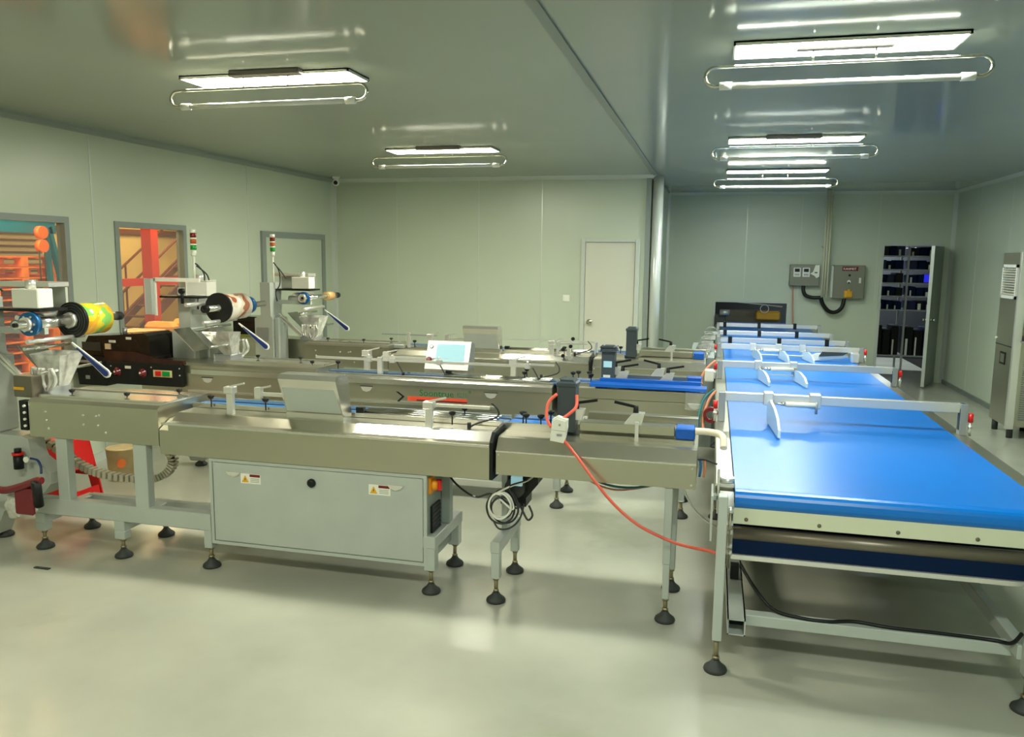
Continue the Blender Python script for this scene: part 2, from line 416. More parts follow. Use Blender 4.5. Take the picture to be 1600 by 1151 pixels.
# left hall beyond the windows
b = MB(); b.box(-9.95, XL-.06, 3.0, 14.5, -.1, 0); struct(b.build('floor_hall', 'hall_fl'))
b = MB(); b.box(-9.95, -9.85, 9.7, 14.5, 0, 3.6); b.box(-9.95, XL-.1, 14.5, 14.6, 0, 3.6); b.box(-9.95, XL-.1, 2.9, 3.0, 0, 3.6); b.box(-9.95, XL-.1, 2.9, 14.6, 3.6, 3.7)
struct(b.build('wall_hall', 'hall'))
b = MB()
z = .0
while z < 3.5:
    b.prism([(-9.45, z), (-9.40, z+.02), (-9.40, z+.055), (-9.45, z+.075)], 'y', 3.0, 9.7); z += .085
b.box(-9.6, -9.45, 3.0, 9.7, 0, 3.6)
struct(b.build('wall_shutter', 'shutter'))

# ================================================================ ceiling lamps with hung uv tubes
def lamp(px0, px1, py0, py1, ty, tx0, tx1, label_p, label_t):
    dm = 'lamp' if px0 < 0 else 'lamp_cool'
    t = thing('panel_light', label_p, 'ceiling light', ((px0+px1)/2, (py0+py1)/2, CE), 'lit flat panels on the ceiling')
    MB().box(px0+.01, px1-.01, py0+.01, py1-.01, CE-.016, CE-.008).build('diffuser', dm, t)
    b = MB()
    b.box(px0, px1, py0, py0+.01, CE-.02, CE); b.box(px0, px1, py1-.01, py1, CE-.02, CE)
    b.box(px0, px0+.01, py0, py1, CE-.02, CE); b.box(px1-.01, px1, py0, py1, CE-.02, CE)
    b.box(px0, px1, py0, py1, CE-.008, CE)
    b.build('frame', 'white', t)
    cx = (tx0+tx1)/2; zt, zc = 2.645, 2.735
    u = thing('uv_tube_lamp', label_t, 'tube lamp', (cx, ty, CE), 'unlit tube lamps on bent conduits')
    MB().box(cx-.22, cx+.22, ty-.03, ty+.03, CE-.035, CE, .006).build('ballast', 'housing', u)
    for sx in (-.14, .14):
        MB().cyl((cx+sx, ty, CE-.03), (cx+sx, ty, zc-.004), .004, 8).build('hanger', 'chrome', u)
    rr = (zc-zt)/2; e = .02
    pts = [(tx0+.03, ty, zt), (tx0, ty, zt)]
    for i in range(0, 9):
        a = -math.pi/2 - math.pi*i/8
        pts.append((tx0-e+math.cos(a)*rr*1.1, ty, zt+rr+math.sin(a)*rr))
    for i in range(0, 9):
        a = math.pi/2 - math.pi*i/8
        pts.append((tx1+e+math.cos(a)*rr*1.1, ty, zt+rr+math.sin(a)*rr))
    pts += [(tx1, ty, zt), (tx1-.03, ty, zt)]
    MB().tube(pts, .0085, 8, 0).build('conduit', 'chrome', u)
    for xx, dd in ((tx0, 1), (tx1, -1)):
        MB().cyl((xx, ty, zt), (xx+dd*.06, ty, zt), .019, 12).build('end_socket', 'white', u)
    MB().cyl((tx0+.05, ty, zt), (tx1-.05, ty, zt), .0155, 14).build('tube', 'glass', u)
lamp(-3.10, -2.02, 4.26, 4.54, 4.22, -3.06, -1.96, 'lit panel lamp at upper left, the nearest one over the wrapping machines', 'unlit tube lamp on bent conduit at upper left, nearest over the wrapping machines')
lamp(-3.16, -2.08, 7.45, 7.75, 7.38, -3.19, -1.99, 'lit panel lamp between the camera dome and the ceiling strip', 'unlit tube lamp on bent conduit above the white door side of the back wall')
lamp(.04, 1.07, 4.13, 4.42, 4.23, -.02, 1.12, 'lit panel lamp at upper right, largest one over the blue belt', 'unlit tube lamp at upper right, largest one over the blue belt')
lamp(.06, 1.15, 7.25, 7.55, 7.2, 0, 1.17, 'lit panel lamp over the blue belt, middle of that row', 'unlit tube lamp over the blue belt, middle of that row')
lamp(.08, 1.2, 9.8, 10.1, 10.0, .01, 1.25, 'lit panel lamp over the blue belt, farthest of that row', 'unlit tube lamp over the blue belt, farthest of that row')

# ================================================================ machines
def foot(x, y, root, ztop, name='leveling_foot', r=.052):
    o = MB().lathe((x, y, 0), [(r*.94, 0), (r, .008), (r*.93, .018), (r*.5, .036), (r*.32, .05), (.012, .054)], 18).build(name, 'rubber', root)
    MB().cyl((x, y, .05), (x, y, ztop), .011, 8).cyl((x, y, .056), (x, y, .07), .017, 6).cyl((x, y, ztop-.022), (x, y, ztop-.008), .017, 6).build('stem', 'brass', sub(o, root))
def star_knob(root, x, y, z, s=1.0, h=.03):
    MB().lathe((x, y, z), [(.004*s, 0), (.004*s, h), (.012*s, h), (.02*s, h+.012*s), (.02*s, h+.02*s), (.006*s, h+.024*s)], 10).build('star_knob', 'black', root)
def bolts(root, pts, y, r=.008):
    for (x, z) in pts:
        MB().lathe((x, y, z), [(r, 0), (r, .004), (r*.5, .008)], 8, (0, -1, 0)).build('bolt', 'alu', root)

def hood(root, mirror_screen=False):
    """slanted box with the touch screen on the operator side"""
    x0, x1 = -2.30, -1.955
    # side profile (y,z): leans towards the aisle away from the operator
    prof = [(3.985, .875), (3.985, .925), (3.90, 1.125), (3.915, 1.15), (4.02, 1.15), (4.06, 1.12), (4.09, .925), (4.09, .875)]
    o = MB().prism(prof, 'x', x0, x1).build('screen_housing', 'steel_hi', root)
    # inset cover plate on the aisle side
    MB().poly([(x0+.006, 3.9805, .934), (x1-.006, 3.9805, .934), (x1-.02, 3.921, 1.075), (x0+.012, 3.921, 1.075),
               (x0+.006, 3.99, .934), (x1-.006, 3.99, .934), (x1-.02, 3.93, 1.075), (x0+.012, 3.93, 1.075)],
              [(0, 1, 2, 3), (4, 7, 6, 5), (0, 4, 5, 1), (1, 5, 6, 2), (2, 6, 7, 3), (3, 7, 4, 0)]).build('cover_plate', 'paint', root)
    return o

def wrapping_machine(k, label):
    """main frame, left box body, film tower"""
    t = thing('wrapping_machine', label, 'machine', (-3.9, 4.1, 0))
    xl = -5.0 if k == 2 else (-4.55 if k == 3 else -3.925)
    b = MB(); b.prism([(3.86, .705), (3.86, .915), (3.885, .935), (4.33, .935), (4.35, .915), (4.35, .705)], 'x', -3.94 if k != 2 else -4.6, -3.045)
    b.build('body', 'steel', t)
    MB().box(-3.93, -3.06, 3.93, 3.955, .935, .95).box(-3.93, -3.06, 4.16, 4.185, .935, .95).box(-3.93, -3.06, 3.975, 4.14, .935, .943).build('guide_rail', 'steel_hi', t)
    bolts(t, [(-3.815, .86), (-3.81, .81), (-3.8, .76), (-3.55, .855), (-3.55, .80), (-3.46, .855), (-3.45, .80), (-3.44, .86), (-3.40, .76)], 3.86)
    for kx in (-3.75, -3.36, -3.15): star_knob(t, kx, 4.0 if kx != -3.15 else 4.2, .945, .9, .012)
    # frame
    for (x0, x1) in ((-3.775, -3.695), (-3.235, -3.145)):
        for yy in (3.87,): MB().box(x0, x1, yy, yy+.06, .32, .705, .004).build('post', 'paint', t)
    MB().box(-3.93, -2.735, 3.865, 3.935, .225, .325, .005).build('lower_rail', 'paint', t)
    MB().box(-3.92, -2.735, 4.26, 4.31, .185, .232, .004).build('lower_rail', 'paint', t)
    for x in (-3.92, -3.355):
        MB().box(x-.035, x+.035, 3.865, 4.31, .165, .228, .004).build('cross_bar', 'paint', t)
        for yy in (3.895, 4.28):
            MB().box(x-.035, x+.035, yy-.03, yy+.03, .115, .168, .004).build('leg', 'paint', t)
            foot(x, yy, t, .12)
    # column casting and tower
    MB().prism([(-4.55, .69), (-4.05, .69), (-4.0, .67), (-3.99, .60), (-3.97, .55), (-3.85, .47), (-3.86, .40), (-3.92, .33), (-4.05, .28), (-4.22, .20), (-4.30, .04), (-4.42, .04), (-4.55, .30)], 'y', 3.9, 4.02).build('base_casting', 'paint', t)
    foot(-4.33, 4.0, t, .05)
    MB().prism([(-4.49, .69), (-4.29, .69), (-4.29, 1.16), (-4.31, 1.19), (-4.31, 1.52), (-4.42, 1.52), (-4.42, 1.19), (-4.49, 1.16)], 'y', 3.87, 4.09).build('column', 'paint', t)
    MB().box(-4.29, -4.235, 3.9, 4.08, .69, 1.17, .01).build('side_column', 'paint', t)
    MB().box(-4.47, -4.34, 3.862, 3.87, .93, 1.07).build('vent_plate', 'alu_d', t)
    # signal lamp on its pole
    px, py = -4.33, 3.98
    s = MB().cyl((px, py, 1.5), (px, py, 1.79), .009, 10).build('signal_pole', 'seal_w', t)
    st = [('seal_w', 1.78, 1.83, .021), ('seal_gr', 1.83, 1.868, .025), ('seal_w', 1.868, 1.88, .026), ('seal_or', 1.88, 1.918, .025), ('seal_w', 1.918, 1.93, .026), ('seal_red', 1.93, 1.968, .025), ('seal_w', 1.968, 2.0, .025)]
    for m_, z0, z1, r in st: MB().cyl((px, py, z0), (px, py, z1), r, 16).build('signal_segment', m_, sub(s, t))
    MB().tube([(px, py, 1.72), (px+.03, py-.01, 1.70), (px+.08, py-.02, 1.62), (px+.07, py, 1.50), (px+.02, py, 1.42), (px+.03, py+.01, 1.33)], .006, 6).build('cable', 'rubber', t)
    MB().tube([(px+.02, py, 1.70), (px+.1, py-.02, 1.63), (px+.14, py, 1.56)], .006, 6).build('cable', 'rubber', t)
    # control box frame above the shaft
    hx = -.20 if k == 2 else 0
    if k == 2:
        MB().box(-4.36-.12, -4.30-.12, 4.38, 4.41, 1.32, 1.6, .003).build('rear_panel', 'paint', t)
        b = MB(); b.box(-4.50, -4.08, 4.26, 4.28, 1.575, 1.605).box(-4.50, -4.485, 4.26, 4.28, 1.3, 1.6); b.build('top_frame', 'white', t)
        MB().lathe((-4.26, 4.24, 1.50), [(.022, 0), (.022, .03)], 12, (0, 1, 0)).cyl((-4.26, 4.25, 1.40), (-4.26, 4.25, 1.5), .012, 8).build('clamp_knob', 'black', t)
    else:
        MB().box(-4.45, -4.25, 4.34, 4.36, 1.43, 1.58).box(-4.18, -4.07, 4.34, 4.36, 1.43, 1.58).build('rear_panel', 'paint', t)
        MB().box(-4.45, -4.06, 4.2, 4.365, 1.578, 1.61, .004).build('top_frame', 'alu', t)
    MB().box(-4.13+hx, -3.935+hx, 3.98, 4.1, 1.46, 1.578, .006).build('splice_box', 'white', t)
    MB().box(-4.31+hx, -3.93+hx, 3.98, 4.2, 1.44, 1.456).build('tray', 'black', t)
    MB().cyl((-4.04+hx, 4.04, 1.578), (-4.04+hx, 4.04, 1.63), .03, 12).build('turret', 'alu', t)
    # shaft with discs
    X, Z = -3.99, 1.368
    MB().box(-4.31, -3.95, 4.03, 4.06, 1.30, 1.34).cyl((-4.2, 4.06, 1.35), (-3.99, 4.06, 1.36), .035, 10).build('shaft_arm', 'paint', t)
    return t, X, Z

def shaft(t, X, Z, y0, y1):
    MB().cyl((X, y0, Z), (X, y1, Z), .026, 18).build('shaft', 'steel_hi', t)
    MB().cyl((X, y0-.012, Z), (X, y0+.004, Z), .013, 12).build('shaft_end', 'black', t)
    MB().ring((X, y1-.01, Z), (X, y1+.03, Z), .03, .012, 16).cyl((X, y1-.01, Z), (X, y1+.02, Z), .013, 8).build('end_cap', 'black', t)
def hub_disc(t, X, Z, y, r=.075, m='blue_knob', th=.035):
    o = MB().ring((X, y, Z), (X, y+th, Z), r, .028, 28).build('clamp_disc', m, t)
    for i in range(6):
        a = i*math.pi/3
        MB().cyl((X+math.cos(a)*r*.68, y-.006, Z+math.sin(a)*r*.68), (X+math.cos(a)*r*.68, y+.002, Z+math.sin(a)*r*.68), .007, 8).build('screw', 'alu', sub(o, t))
    MB().ring((X, y-.03, Z), (X, y, Z), .042, .025, 18).build('clamp_collar', 'alu', sub(o, t))
def film_roll(name, label, X, Z, y0, y1, r, m, flange=True, front=True):
    o = MB().ring((X, y0, Z), (X, y1, Z), r, .036, 36).build(name, m); tag(o, label, 'film roll')
    root = P(o)
    if flange:
        f = (y0-.02, y0) if front else (y1, y1+.02)
        MB().ring((X, f[0], Z), (X, f[1], Z), r*1.12, .03, 36).build('flange', 'black', root)
        MB().ring((X, f[0]-.03, Z), (X, f[0], Z), r*.5, .03, 8).build('flange_hub', 'alu', root)
        for q in (.65, .82, .98):
            MB().ring((X, f[0]-.003, Z), (X, f[0], Z), r*q+.004, r*q-.004, 32).build('flange_ridge', 'rubber', root)
    MB().ring((X, y0-.001, Z), (X, y1+.001, Z), .036, .0265, 18).build('core', 'paper', root)
    return o
def web_path(t):
    """rollers, levers, former and film below the shaft"""
    MB().cyl((-3.985, 3.93, 1.262), (-3.985, 4.38, 1.262), .014, 12).build('roller', 'alu', t)
    MB().cyl((-4.03, 3.95, 1.215), (-4.03, 4.3, 1.215), .011, 12).build('roller', 'steel_hi', t)
    MB().cyl((-3.90, 3.92, 1.08), (-3.90, 4.42, 1.08), .009, 12).build('roller', 'steel_hi', t)
    MB().cyl((-4.12, 4.0, 1.40), (-4.12, 4.4, 1.40), .016, 12).build('roller', 'alu', t)
    # blue dancer lever
    a, e = Vector((-3.84, 4.12, 1.245)), Vector((-3.60, 4.12, 1.065))
    d = (e-a).normalized(); u = Vector((-d.z, 0, d.x))
    n = 8; pts = [a+u*.004, a-u*.004] + [e + d*.03*math.sin(math.pi*i/n) - u*.026*math.cos(math.pi*i/n) for i in range(n+1)]
    MB().prism([(p.x, p.z) for p in pts], 'y', 4.115, 4.125).build('lever_rim', 'white', t)
    pts = [a+u*.003+d*.05, a-u*.003+d*.05] + [e + d*.02*math.sin(math.pi*i/n) - u*.018*math.cos(math.pi*i/n) for i in range(n+1)]
    MB().prism([(p.x, p.z) for p in pts], 'y', 4.108, 4.132).build('dancer_lever', 'blue_lever', t)
    # side arms
    for dz, yy in ((0, 3.96), (.04, 3.96)):
        MB().obox((-4.26, yy, 1.17+dz), (-4.02, yy, .985+dz*.4), .02, .016).build('side_arm', 'alu', t)
    MB().obox((-4.28, 4.25, 1.2), (-4.1, 4.25, 1.03), .2, .006).build('former_plate', 'steel_hi', t)
    # forming funnel of film
    v = [(-4.10, 4.05, 1.17), (-3.87, 4.05, 1.17), (-3.86, 4.24, 1.18), (-4.11, 4.24, 1.18), (-3.965, 4.06, .985), (-3.90, 4.06, .975), (-3.90, 4.14, .975), (-3.97, 4.14, .985)]
    MB().poly(v, [(0, 1, 5, 4), (1, 2, 6, 5), (2, 3, 7, 6), (3, 0, 4, 7)]).build('former_film', 'plastic', t)
    rnd = random.Random(5)
    for i in range(6):
        x = -4.04+.035*i
        pts = [(x+rnd.uniform(-.01, .01), 4.0+rnd.uniform(-.02, .02), 1.10), (x+rnd.uniform(-.02, .02), 3.99+rnd.uniform(-.01, .01), 1.02), (-4.0+.02*i+rnd.uniform(-.02, .02), 3.99, .955)]
        MB().tube(pts, .012, 6, 5).build('film_fold', 'plastic', t)
    MB().box(-4.05, -3.9, 3.98, 4.16, .935, .985, .006).build('former_foot', 'alu_d', t)

def feed_conveyor(k, label, near, has_hood=True):
    t = thing('feed_conveyor', label, 'conveyor', (-2.06, 4.1, 0))
    x0, x1 = -3.04, -1.08
    prof = [(3.86, .66), (3.86, .835), (3.866, .845), (3.895, .85), (3.955, .89), (4.105, .89), (4.105, .868), (4.36, .868), (4.36, .66)]
    # rounded left end of the top edge
    b = MB(); b.prism(prof, 'x', x0+.06, x1); b.prism([(3.86, .66), (3.86, .80), (3.90, .82), (3.96, .85), (4.105, .86), (4.36, .86), (4.36, .66)], 'x', x0, x0+.06)
    body = b.build('body', 'steel', t)
    MB().box(x0+.02, x1, 3.852, 3.862, .833, .845).build('front_lip', 'steel_hi', t)
    MB().prism([(3.895, .853), (3.955, .893), (3.99, .893), (3.99, .885), (3.9, .845)], 'x', -1.86, x1-.01).build('top_plate', 'steel_hi', t)
    MB().box(x0+.01, x1, 4.16, 4.29, .87, .895).build('infeed_belt', 'blue_in', t)
    for yy in (4.115, 4.305):
        MB().box(-3.0, x1, yy, yy+.025, .87, .915).build('side_rail', 'steel_hi', t)
    for yy in (4.15, 4.2, 4.25):
        MB().cyl((-1.92, yy, .915), (-1.12, yy, .915), .009, 8).build('guide_rod', 'chrome', t)
    MB().box(-1.945, -1.9, 4.13, 4.16, .90, .945).build('rod_block', 'black', t)
    # guide posts
    for gx, tz in ((-2.66, 1.02), (-1.455, 1.0)):
        MB().box(gx-.02, gx+.02, 3.98, 4.01, .88, tz, .003).build('guide_post', 'alu', t)
        MB().box(gx-.03, gx+.03, 3.97, 4.02, tz-.01, tz+.03, .004).build('post_clamp', 'alu', t)
        MB().obox((gx, 3.99, tz+.03), (gx+.10, 3.98, tz+.055), .012, .01).build('clamp_lever', 'alu', t)
    MB().box(-2.52, -1.96, 4.02, 4.035, 1.0, 1.02).build('guide_bar', 'alu', t)
    MB().box(-2.51, -2.47, 4.0, 4.03, .985, 1.05).obox((-2.49, 4.0, 1.045), (-2.40, 3.99, 1.065), .01, .01).build('bar_clamp', 'alu', t)
    MB().box(-1.43, -1.13, 4.03, 4.045, .995, 1.01).build('guide_bar', 'alu', t)
    for (kx, ky) in ((-2.86, 4.1), (-2.5, 4.1), (-1.32, 4.2), (-1.34, 4.04)): star_knob(t, kx, ky, .90, 1.0, .05)
    MB().tube([(-1.12, 4.04, 1.03), (-1.09, 4.06, .99), (-1.10, 4.07, .95), (-1.2, 4.05, .915), (-1.23, 4.02, .90)], .005, 6).build('cable', 'rubber', t)
    MB().cyl((-1.235, 4.01, .885), (-1.235, 4.01, .925), .011, 8).build('sensor_head', 'black', t)
    if has_hood: hood(t)
    # end plate with black edge
    MB().prism([(3.85, .665), (3.85, .86), (3.90, .905), (4.10, .915), (4.10, .66)], 'x', x1+.002, x1+.02).build('end_plate', 'black', t)
    # cabinet below
    cx0, cx1, cz0, cz1 = -2.73, -1.425, .155, .656
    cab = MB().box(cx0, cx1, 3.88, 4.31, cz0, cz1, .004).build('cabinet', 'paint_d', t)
    c = sub(cab, t)
    b = MB(); w = .018
    b.box(cx0, cx1, 3.868, 3.882, cz1-w, cz1).box(cx0, cx1, 3.868, 3.882, cz0, cz0+w).box(cx0, cx0+w, 3.868, 3.882, cz0+w, cz1-w).box(cx1-w, cx1, 3.868, 3.882, cz0+w, cz1-w)
    b.build('door_frame', 'paint', c)
    MB().box(cx0+w+.004, cx1-w-.004, 3.870, 3.882, cz0+w+.004, cz1-w-.004, .002).build('door_panel', 'paint', c)
    if near:
        for (hx0, sgn) in ((-2.575, -1), (-1.60, 1)):
            MB().prism([(hx0-.045, .588), (hx0+.045, .588), (hx0+.03, .57), (hx0, .56), (hx0-.03, .57)], 'y', 3.862, 3.87).build('finger_pull', 'alu', c)
        for sx in (-2.53, -1.755):
            MB().box(sx, sx+.125, 3.8675, 3.8705, .527, .583).build('warning_label', 'white', c)
            MB().prism([(sx+.008, .535), (sx+.05, .535), (sx+.029, .574)], 'y', 3.8655, 3.8675).build('warning_triangle', 'yellow', c)
            MB().prism([(sx+.033, .563), (sx+.025, .551), (sx+.030, .551), (sx+.026, .540), (sx+.034, .554), (sx+.029, .554)], 'y', 3.8645, 3.8656).build('warning_bolt', 'black', c)
            MB().box(sx+.058, sx+.121, 3.8655, 3.8675, .567, .581).build('warning_header', 'red_d', c)
            for q in range(3): MB().box(sx+.062, sx+.115, 3.8662, 3.8675, .555-q*.009, .558-q*.009).build('print_line', 'alu_d', c)
        MB().lathe((-2.092, 3.87, .562), [(.024, 0), (.024, .012), (.016, .02)], 16, (0, -1, 0)).build('door_knob', 'black', c)
        # right side: rotary switch, fan grille
        sw = MB().box(cx1, cx1+.012, 3.90, 3.97, .545, .635).build('switch_plate', 'orange', c)
        MB().lathe((cx1+.012, 3.935, .59), [(.03, 0), (.03, .015), (.022, .03)], 14, (1, 0, 0)).build('switch_dial', 'orange', c)
        MB().box(cx1+.03, cx1+.06, 3.925, 3.947, .56, .62, .004).build('switch_handle', 'red', c)
        MB().box(cx1, cx1+.012, 3.925, 4.06, .31, .47).build('fan_grille', 'black', c)
        for q in range(6): MB().box(cx1+.012, cx1+.016, 3.93, 4.055, .325+q*.024, .332+q*.024).build('grille_bar', 'rubber', c)
        MB().box(cx1+.002, cx1+.006, 4.19, 4.29, .44, .64).build('warning_label', 'yellow', c)
        MB().box(cx1+.006, cx1+.008, 4.20, 4.28, .52, .56).build('label_text_panel', 'white', c)
        MB().box(-2.60, -2.2, 3.95, 4.2, .12, .155).box(-2.13, -1.75, 4.0, 4.25, .115, .155).build('drip_pan', 'rubber', c)
    MB().box(cx1+.001, cx1+.05, 4.10, 4.16, .323, .658, .003).build('corner_post', 'paint_d', t)
    MB().box(cx1-.022, cx1+.048, 3.867, 4.345, .255, .322, .004).build('foot_beam', 'paint', t)
    for yy, xx in ((3.9, cx1+.013), (4.31, cx1+.013)):
        MB().box(xx-.031, xx+.031, yy-.03, yy+.03, .13, .256, .003).build('leg', 'paint', t)
        foot(xx, yy, t, .14)
    for yy in (3.9, 4.28):
        MB().box(-2.785, -2.735, yy-.03, yy+.03, .12, .30, .003).build('leg', 'paint', t)
        foot(-2.76, yy, t, .13)
    return t

def clamp_handle(t, x, y, z, d):
    MB().prism([(x-.045, z-.045), (x+.04, z-.045), (x+.055, z+.01), (x+.0, z+.01)], 'y', y-.03, y+.03).build('clamp_block', 'alu', t)
    MB().cyl((x+.01, y, z), (x+.01, y, z+.045), .015, 10, .012).obox((x+.01, y, z+.04), (x+.01+d*.11, y-.01, z+.062), .014, .014).build('clamp_handle', 'black', t)

def transfer_conveyor(k, label, near):
    t = thing('transfer_conveyor', label, 'conveyor', (-.55, 4.1, 0))
    x0, x1 = -1.045, -.045
    prof = [(3.86, .695), (3.86, .818), (3.905, .88), (3.93, .885), (4.30, .885), (4.34, .818), (4.34, .695)]
    MB().prism(prof, 'x', x0, x1).build('body', 'steel', t)
    MB().box(x0, x1, 3.853, 3.862, .814, .822).build('edge_strip', 'steel_hi', t)
    MB().box(-1.06, -.70, 4.12, 4.27, .89, .905).build('belt', 'belt', t)
    MB().box(x0-.01, -.78, 4.07, 4.09, .885, .925).box(x0-.01, -.78, 4.29, 4.31, .885, .925).build('side_rail', 'steel_hi', t)
    bolts(t, [(x0+.012, .705), (x0+.014, .80), (x1-.02, .715), (x1-.02, .80)], 3.86, .006)
    # two stacked guide channels
    b = MB().box(-.64, -.06, 4.0, 4.11, .862, .905, .003); b.build('lower_guide', 'steel', t)
    MB().box(-.64, -.16, 4.01, 4.10, .918, .965, .003).build('upper_guide', 'steel', t)
    if k != 2: MB().box(-.64, -.05, 4.28, 4.34, .885, .965, .003).build('rear_guide', 'steel', t)
    MB().box(-.155, -.06, 4.0, 4.11, .906, .965, .006).build('belt_end_cover', 'blue', t)
    MB().box(-.70, -.06, 4.13, 4.26, .90, .925).build('discharge_belt', 'blue' if k == 2 else 'steel', t)
    clamp_handle(t, -.37, 4.06, 1.01, -1); clamp_handle(t, -.68, 4.08, 1.01, 1)
    MB().box(-.356, -.338, 3.985, 4.0, .84, .985).build('clamp_rod', 'alu', t)
    for (kx, ky) in ((-.94, 4.08), (-.86, 4.08), (-.97, 4.14), (-.83, 4.2)): star_knob(t, kx, ky, .905, 1.0, .05)
    # slate housing standing on the guide
    b = MB().prism([(-.765, .90), (-.67, .90), (-.67, 1.15), (-.685, 1.175), (-.75, 1.175), (-.765, 1.15)], 'y', 4.04, 4.14)
    h = b.build('motor_housing', 'sensor', t)
    MB().box(-.772, -.663, 4.03, 4.15, 1.135, 1.165, .008).build('motor_cap', 'sensor', sub(h, t))
    if k == 2:
        MB().box(-.75, -.69, 4.14, 4.143, 1.02, 1.065).build('motor_label', 'screen', sub(h, t))
        MB().box(-.75, -.70, 4.14, 4.143, .945, .965).build('motor_label', 'white', sub(h, t))
    # legs
    MB().box(-1.06, -1.028, 4.04, 4.11, .29, .695, .003).build('post', 'paint', t)
    MB().box(-1.071, -1.019, 3.857, 4.328, .27, .332, .004).build('foot_beam', 'paint', t)
    for yy in (3.885, 4.30):
        MB().box(-1.068, -1.022, yy-.024, yy+.024, .13, .271, .003).build('leg', 'paint', t)
        foot(-1.045, yy, t, .14)
    MB().box(-.190, -.150, 3.868, 3.908, .30, .694, .004).box(-.187, -.153, 3.871, 3.905, .12, .30, .003).build('leg', 'paint', t)
    foot(-.168, 3.89, t, .13)
    MB().box(-.18, -.14, 4.27, 4.31, .12, .694, .004).build('leg', 'paint', t); foot(-.16, 4.29, t, .13)
    # hanging drive motor
    if near:
        m_ = MB().prism([(-1.02, .69), (-.865, .69), (-.865, .60), (-.93, .52), (-.93, .47), (-1.0, .47), (-1.02, .55)], 'y', 4.06, 4.2).build('motor_bracket', 'black', t)
        MB().cyl((-.985, 4.02, .58), (-.985, 4.2, .58), .055, 16).build('drive_motor', 'rubber', sub(m_, t))
        MB().box(-1.0, -.94, 4.0, 4.02, .60, .65).build('motor_label', 'screen', sub(m_, t))
    return t

# ---------- machine 1 (nearest)
TF.dy, TF.flip, TF.dx = 0, False, 0
t1, X, Z = wrapping_machine(1, 'nearest wrapping machine at left edge, with steel box body and grey column casting')
shaft(t1, X, Z, 3.86, 4.70); hub_disc(t1, X, Z, 3.95, .072)
MB().cyl((X, 3.99, Z), (X, 4.26, Z), .036, 18).build('shaft_sleeve', 'steel_hi', t1)
film_roll('film_roll', 'film roll printed yellow and green with black flange, nearest machine', X, Z, 4.31, 4.545, .103, 'film_y')
web_path(t1)
feed_conveyor(1, 'nearest long steel feed conveyor with grey cabinet and slanted hood on top', True)
transfer_conveyor(1, 'nearest steel transfer conveyor between grey cabinet and the big blue belt', True)
# ---------- machine 2 (mirrored)
TF.dy, TF.flip, TF.dx = 1.67, True, .12
t2, X, Z = wrapping_machine(2, 'middle wrapping machine with dark covers and red and green push buttons')
shaft(t2, X, Z, 3.49, 4.33)
# rolls: the far end is the clamp disc
hub_disc(t2, X, Z, 3.72, .072)
film_roll('film_roll', 'film roll printed cream and brown with large black flange, middle machine', X, Z, 3.84, 4.15, .108, 'film_w', True, False)
web_path(t2)
TF.dx = 0
feed_conveyor(2, 'middle feed conveyor whose front carries the green and red lettering', False, False)
transfer_conveyor(2, 'middle transfer conveyor with bright blue side belt, behind the nearest one', False)
# ---------- machine 3
TF.dy, TF.flip, TF.dx = 3.34, False, 0
t3, X, Z = wrapping_machine(3, 'farthest wrapping machine with grey column and signal lamp before the left wall door')
shaft(t3, X, Z, 3.95, 4.70); hub_disc(t3, X, Z, 3.95, .062)
film_roll('film_roll', 'narrow tan roll near the end of the farthest shaft', X, Z, 4.44, 4.58, .045, 'tan', False)
web_path(t3)
feed_conveyor(3, 'farthest feed conveyor before the plain back wall', False)
transfer_conveyor(3, 'farthest transfer conveyor, in front of the white door', False)
TF.dy, TF.flip, TF.dx = 0, False, 0

# ---------- extras of machine 2 seen from this side
def r2(): return t2
fb = [o for o in bpy.data.objects if o.name.startswith('feed_conveyor')][1]
F2 = {'obj': fb, 'org': ORG[fb.name]}
fy = 5.765 - (4.36-4.095)   # camera-side face of the mirrored feeder = 5.50
MB().prism([(fy-.012, .852), (fy-.012, .888), (fy+.05, .905), (fy+.12, .905), (fy+.12, .868), (fy, .868), (fy, .852)], 'x', -3.04, -1.08).build('top_ledge', 'steel_hi', F2)
MB().prism([(fy-.012, .852), (fy-.012, .888), (fy+.05, .905), (fy+.05, .90), (fy+.003, .852)], 'x', -4.0, -3.045).build('top_ledge', 'steel_hi', t2)
MB().box(-3.04, -1.5, fy-.02, fy, .708, .728).build('lower_ledge', 'steel_hi', F2)
MB().box(-4.03, -3.045, fy-.02, fy+.01, .708, .728).build('lower_ledge', 'steel_hi', t2)
MB().box(-3.04, -1.08, fy-.002, fy+.002, .61, .852).build('front_panel', 'steel', F2)
MB().box(-4.05, -3.045, fy-.002, fy+.01, .61, .852).build('front_panel', 'steel', t2)
for hx in (-3.86, -2.5, -1.53):
    FX = t2 if hx < -3 else F2
    o = MB().prism([(hx-.05, .828), (hx+.05, .828), (hx+.03, .795), (hx, .785), (hx-.03, .795)], 'y', fy-.006, fy-.002).build('recess_pull', 'alu', FX)
    MB().box(hx-.05, hx+.05, fy-.009, fy-.002, .826, .832).build('pull_lip', 'rubber', FX)
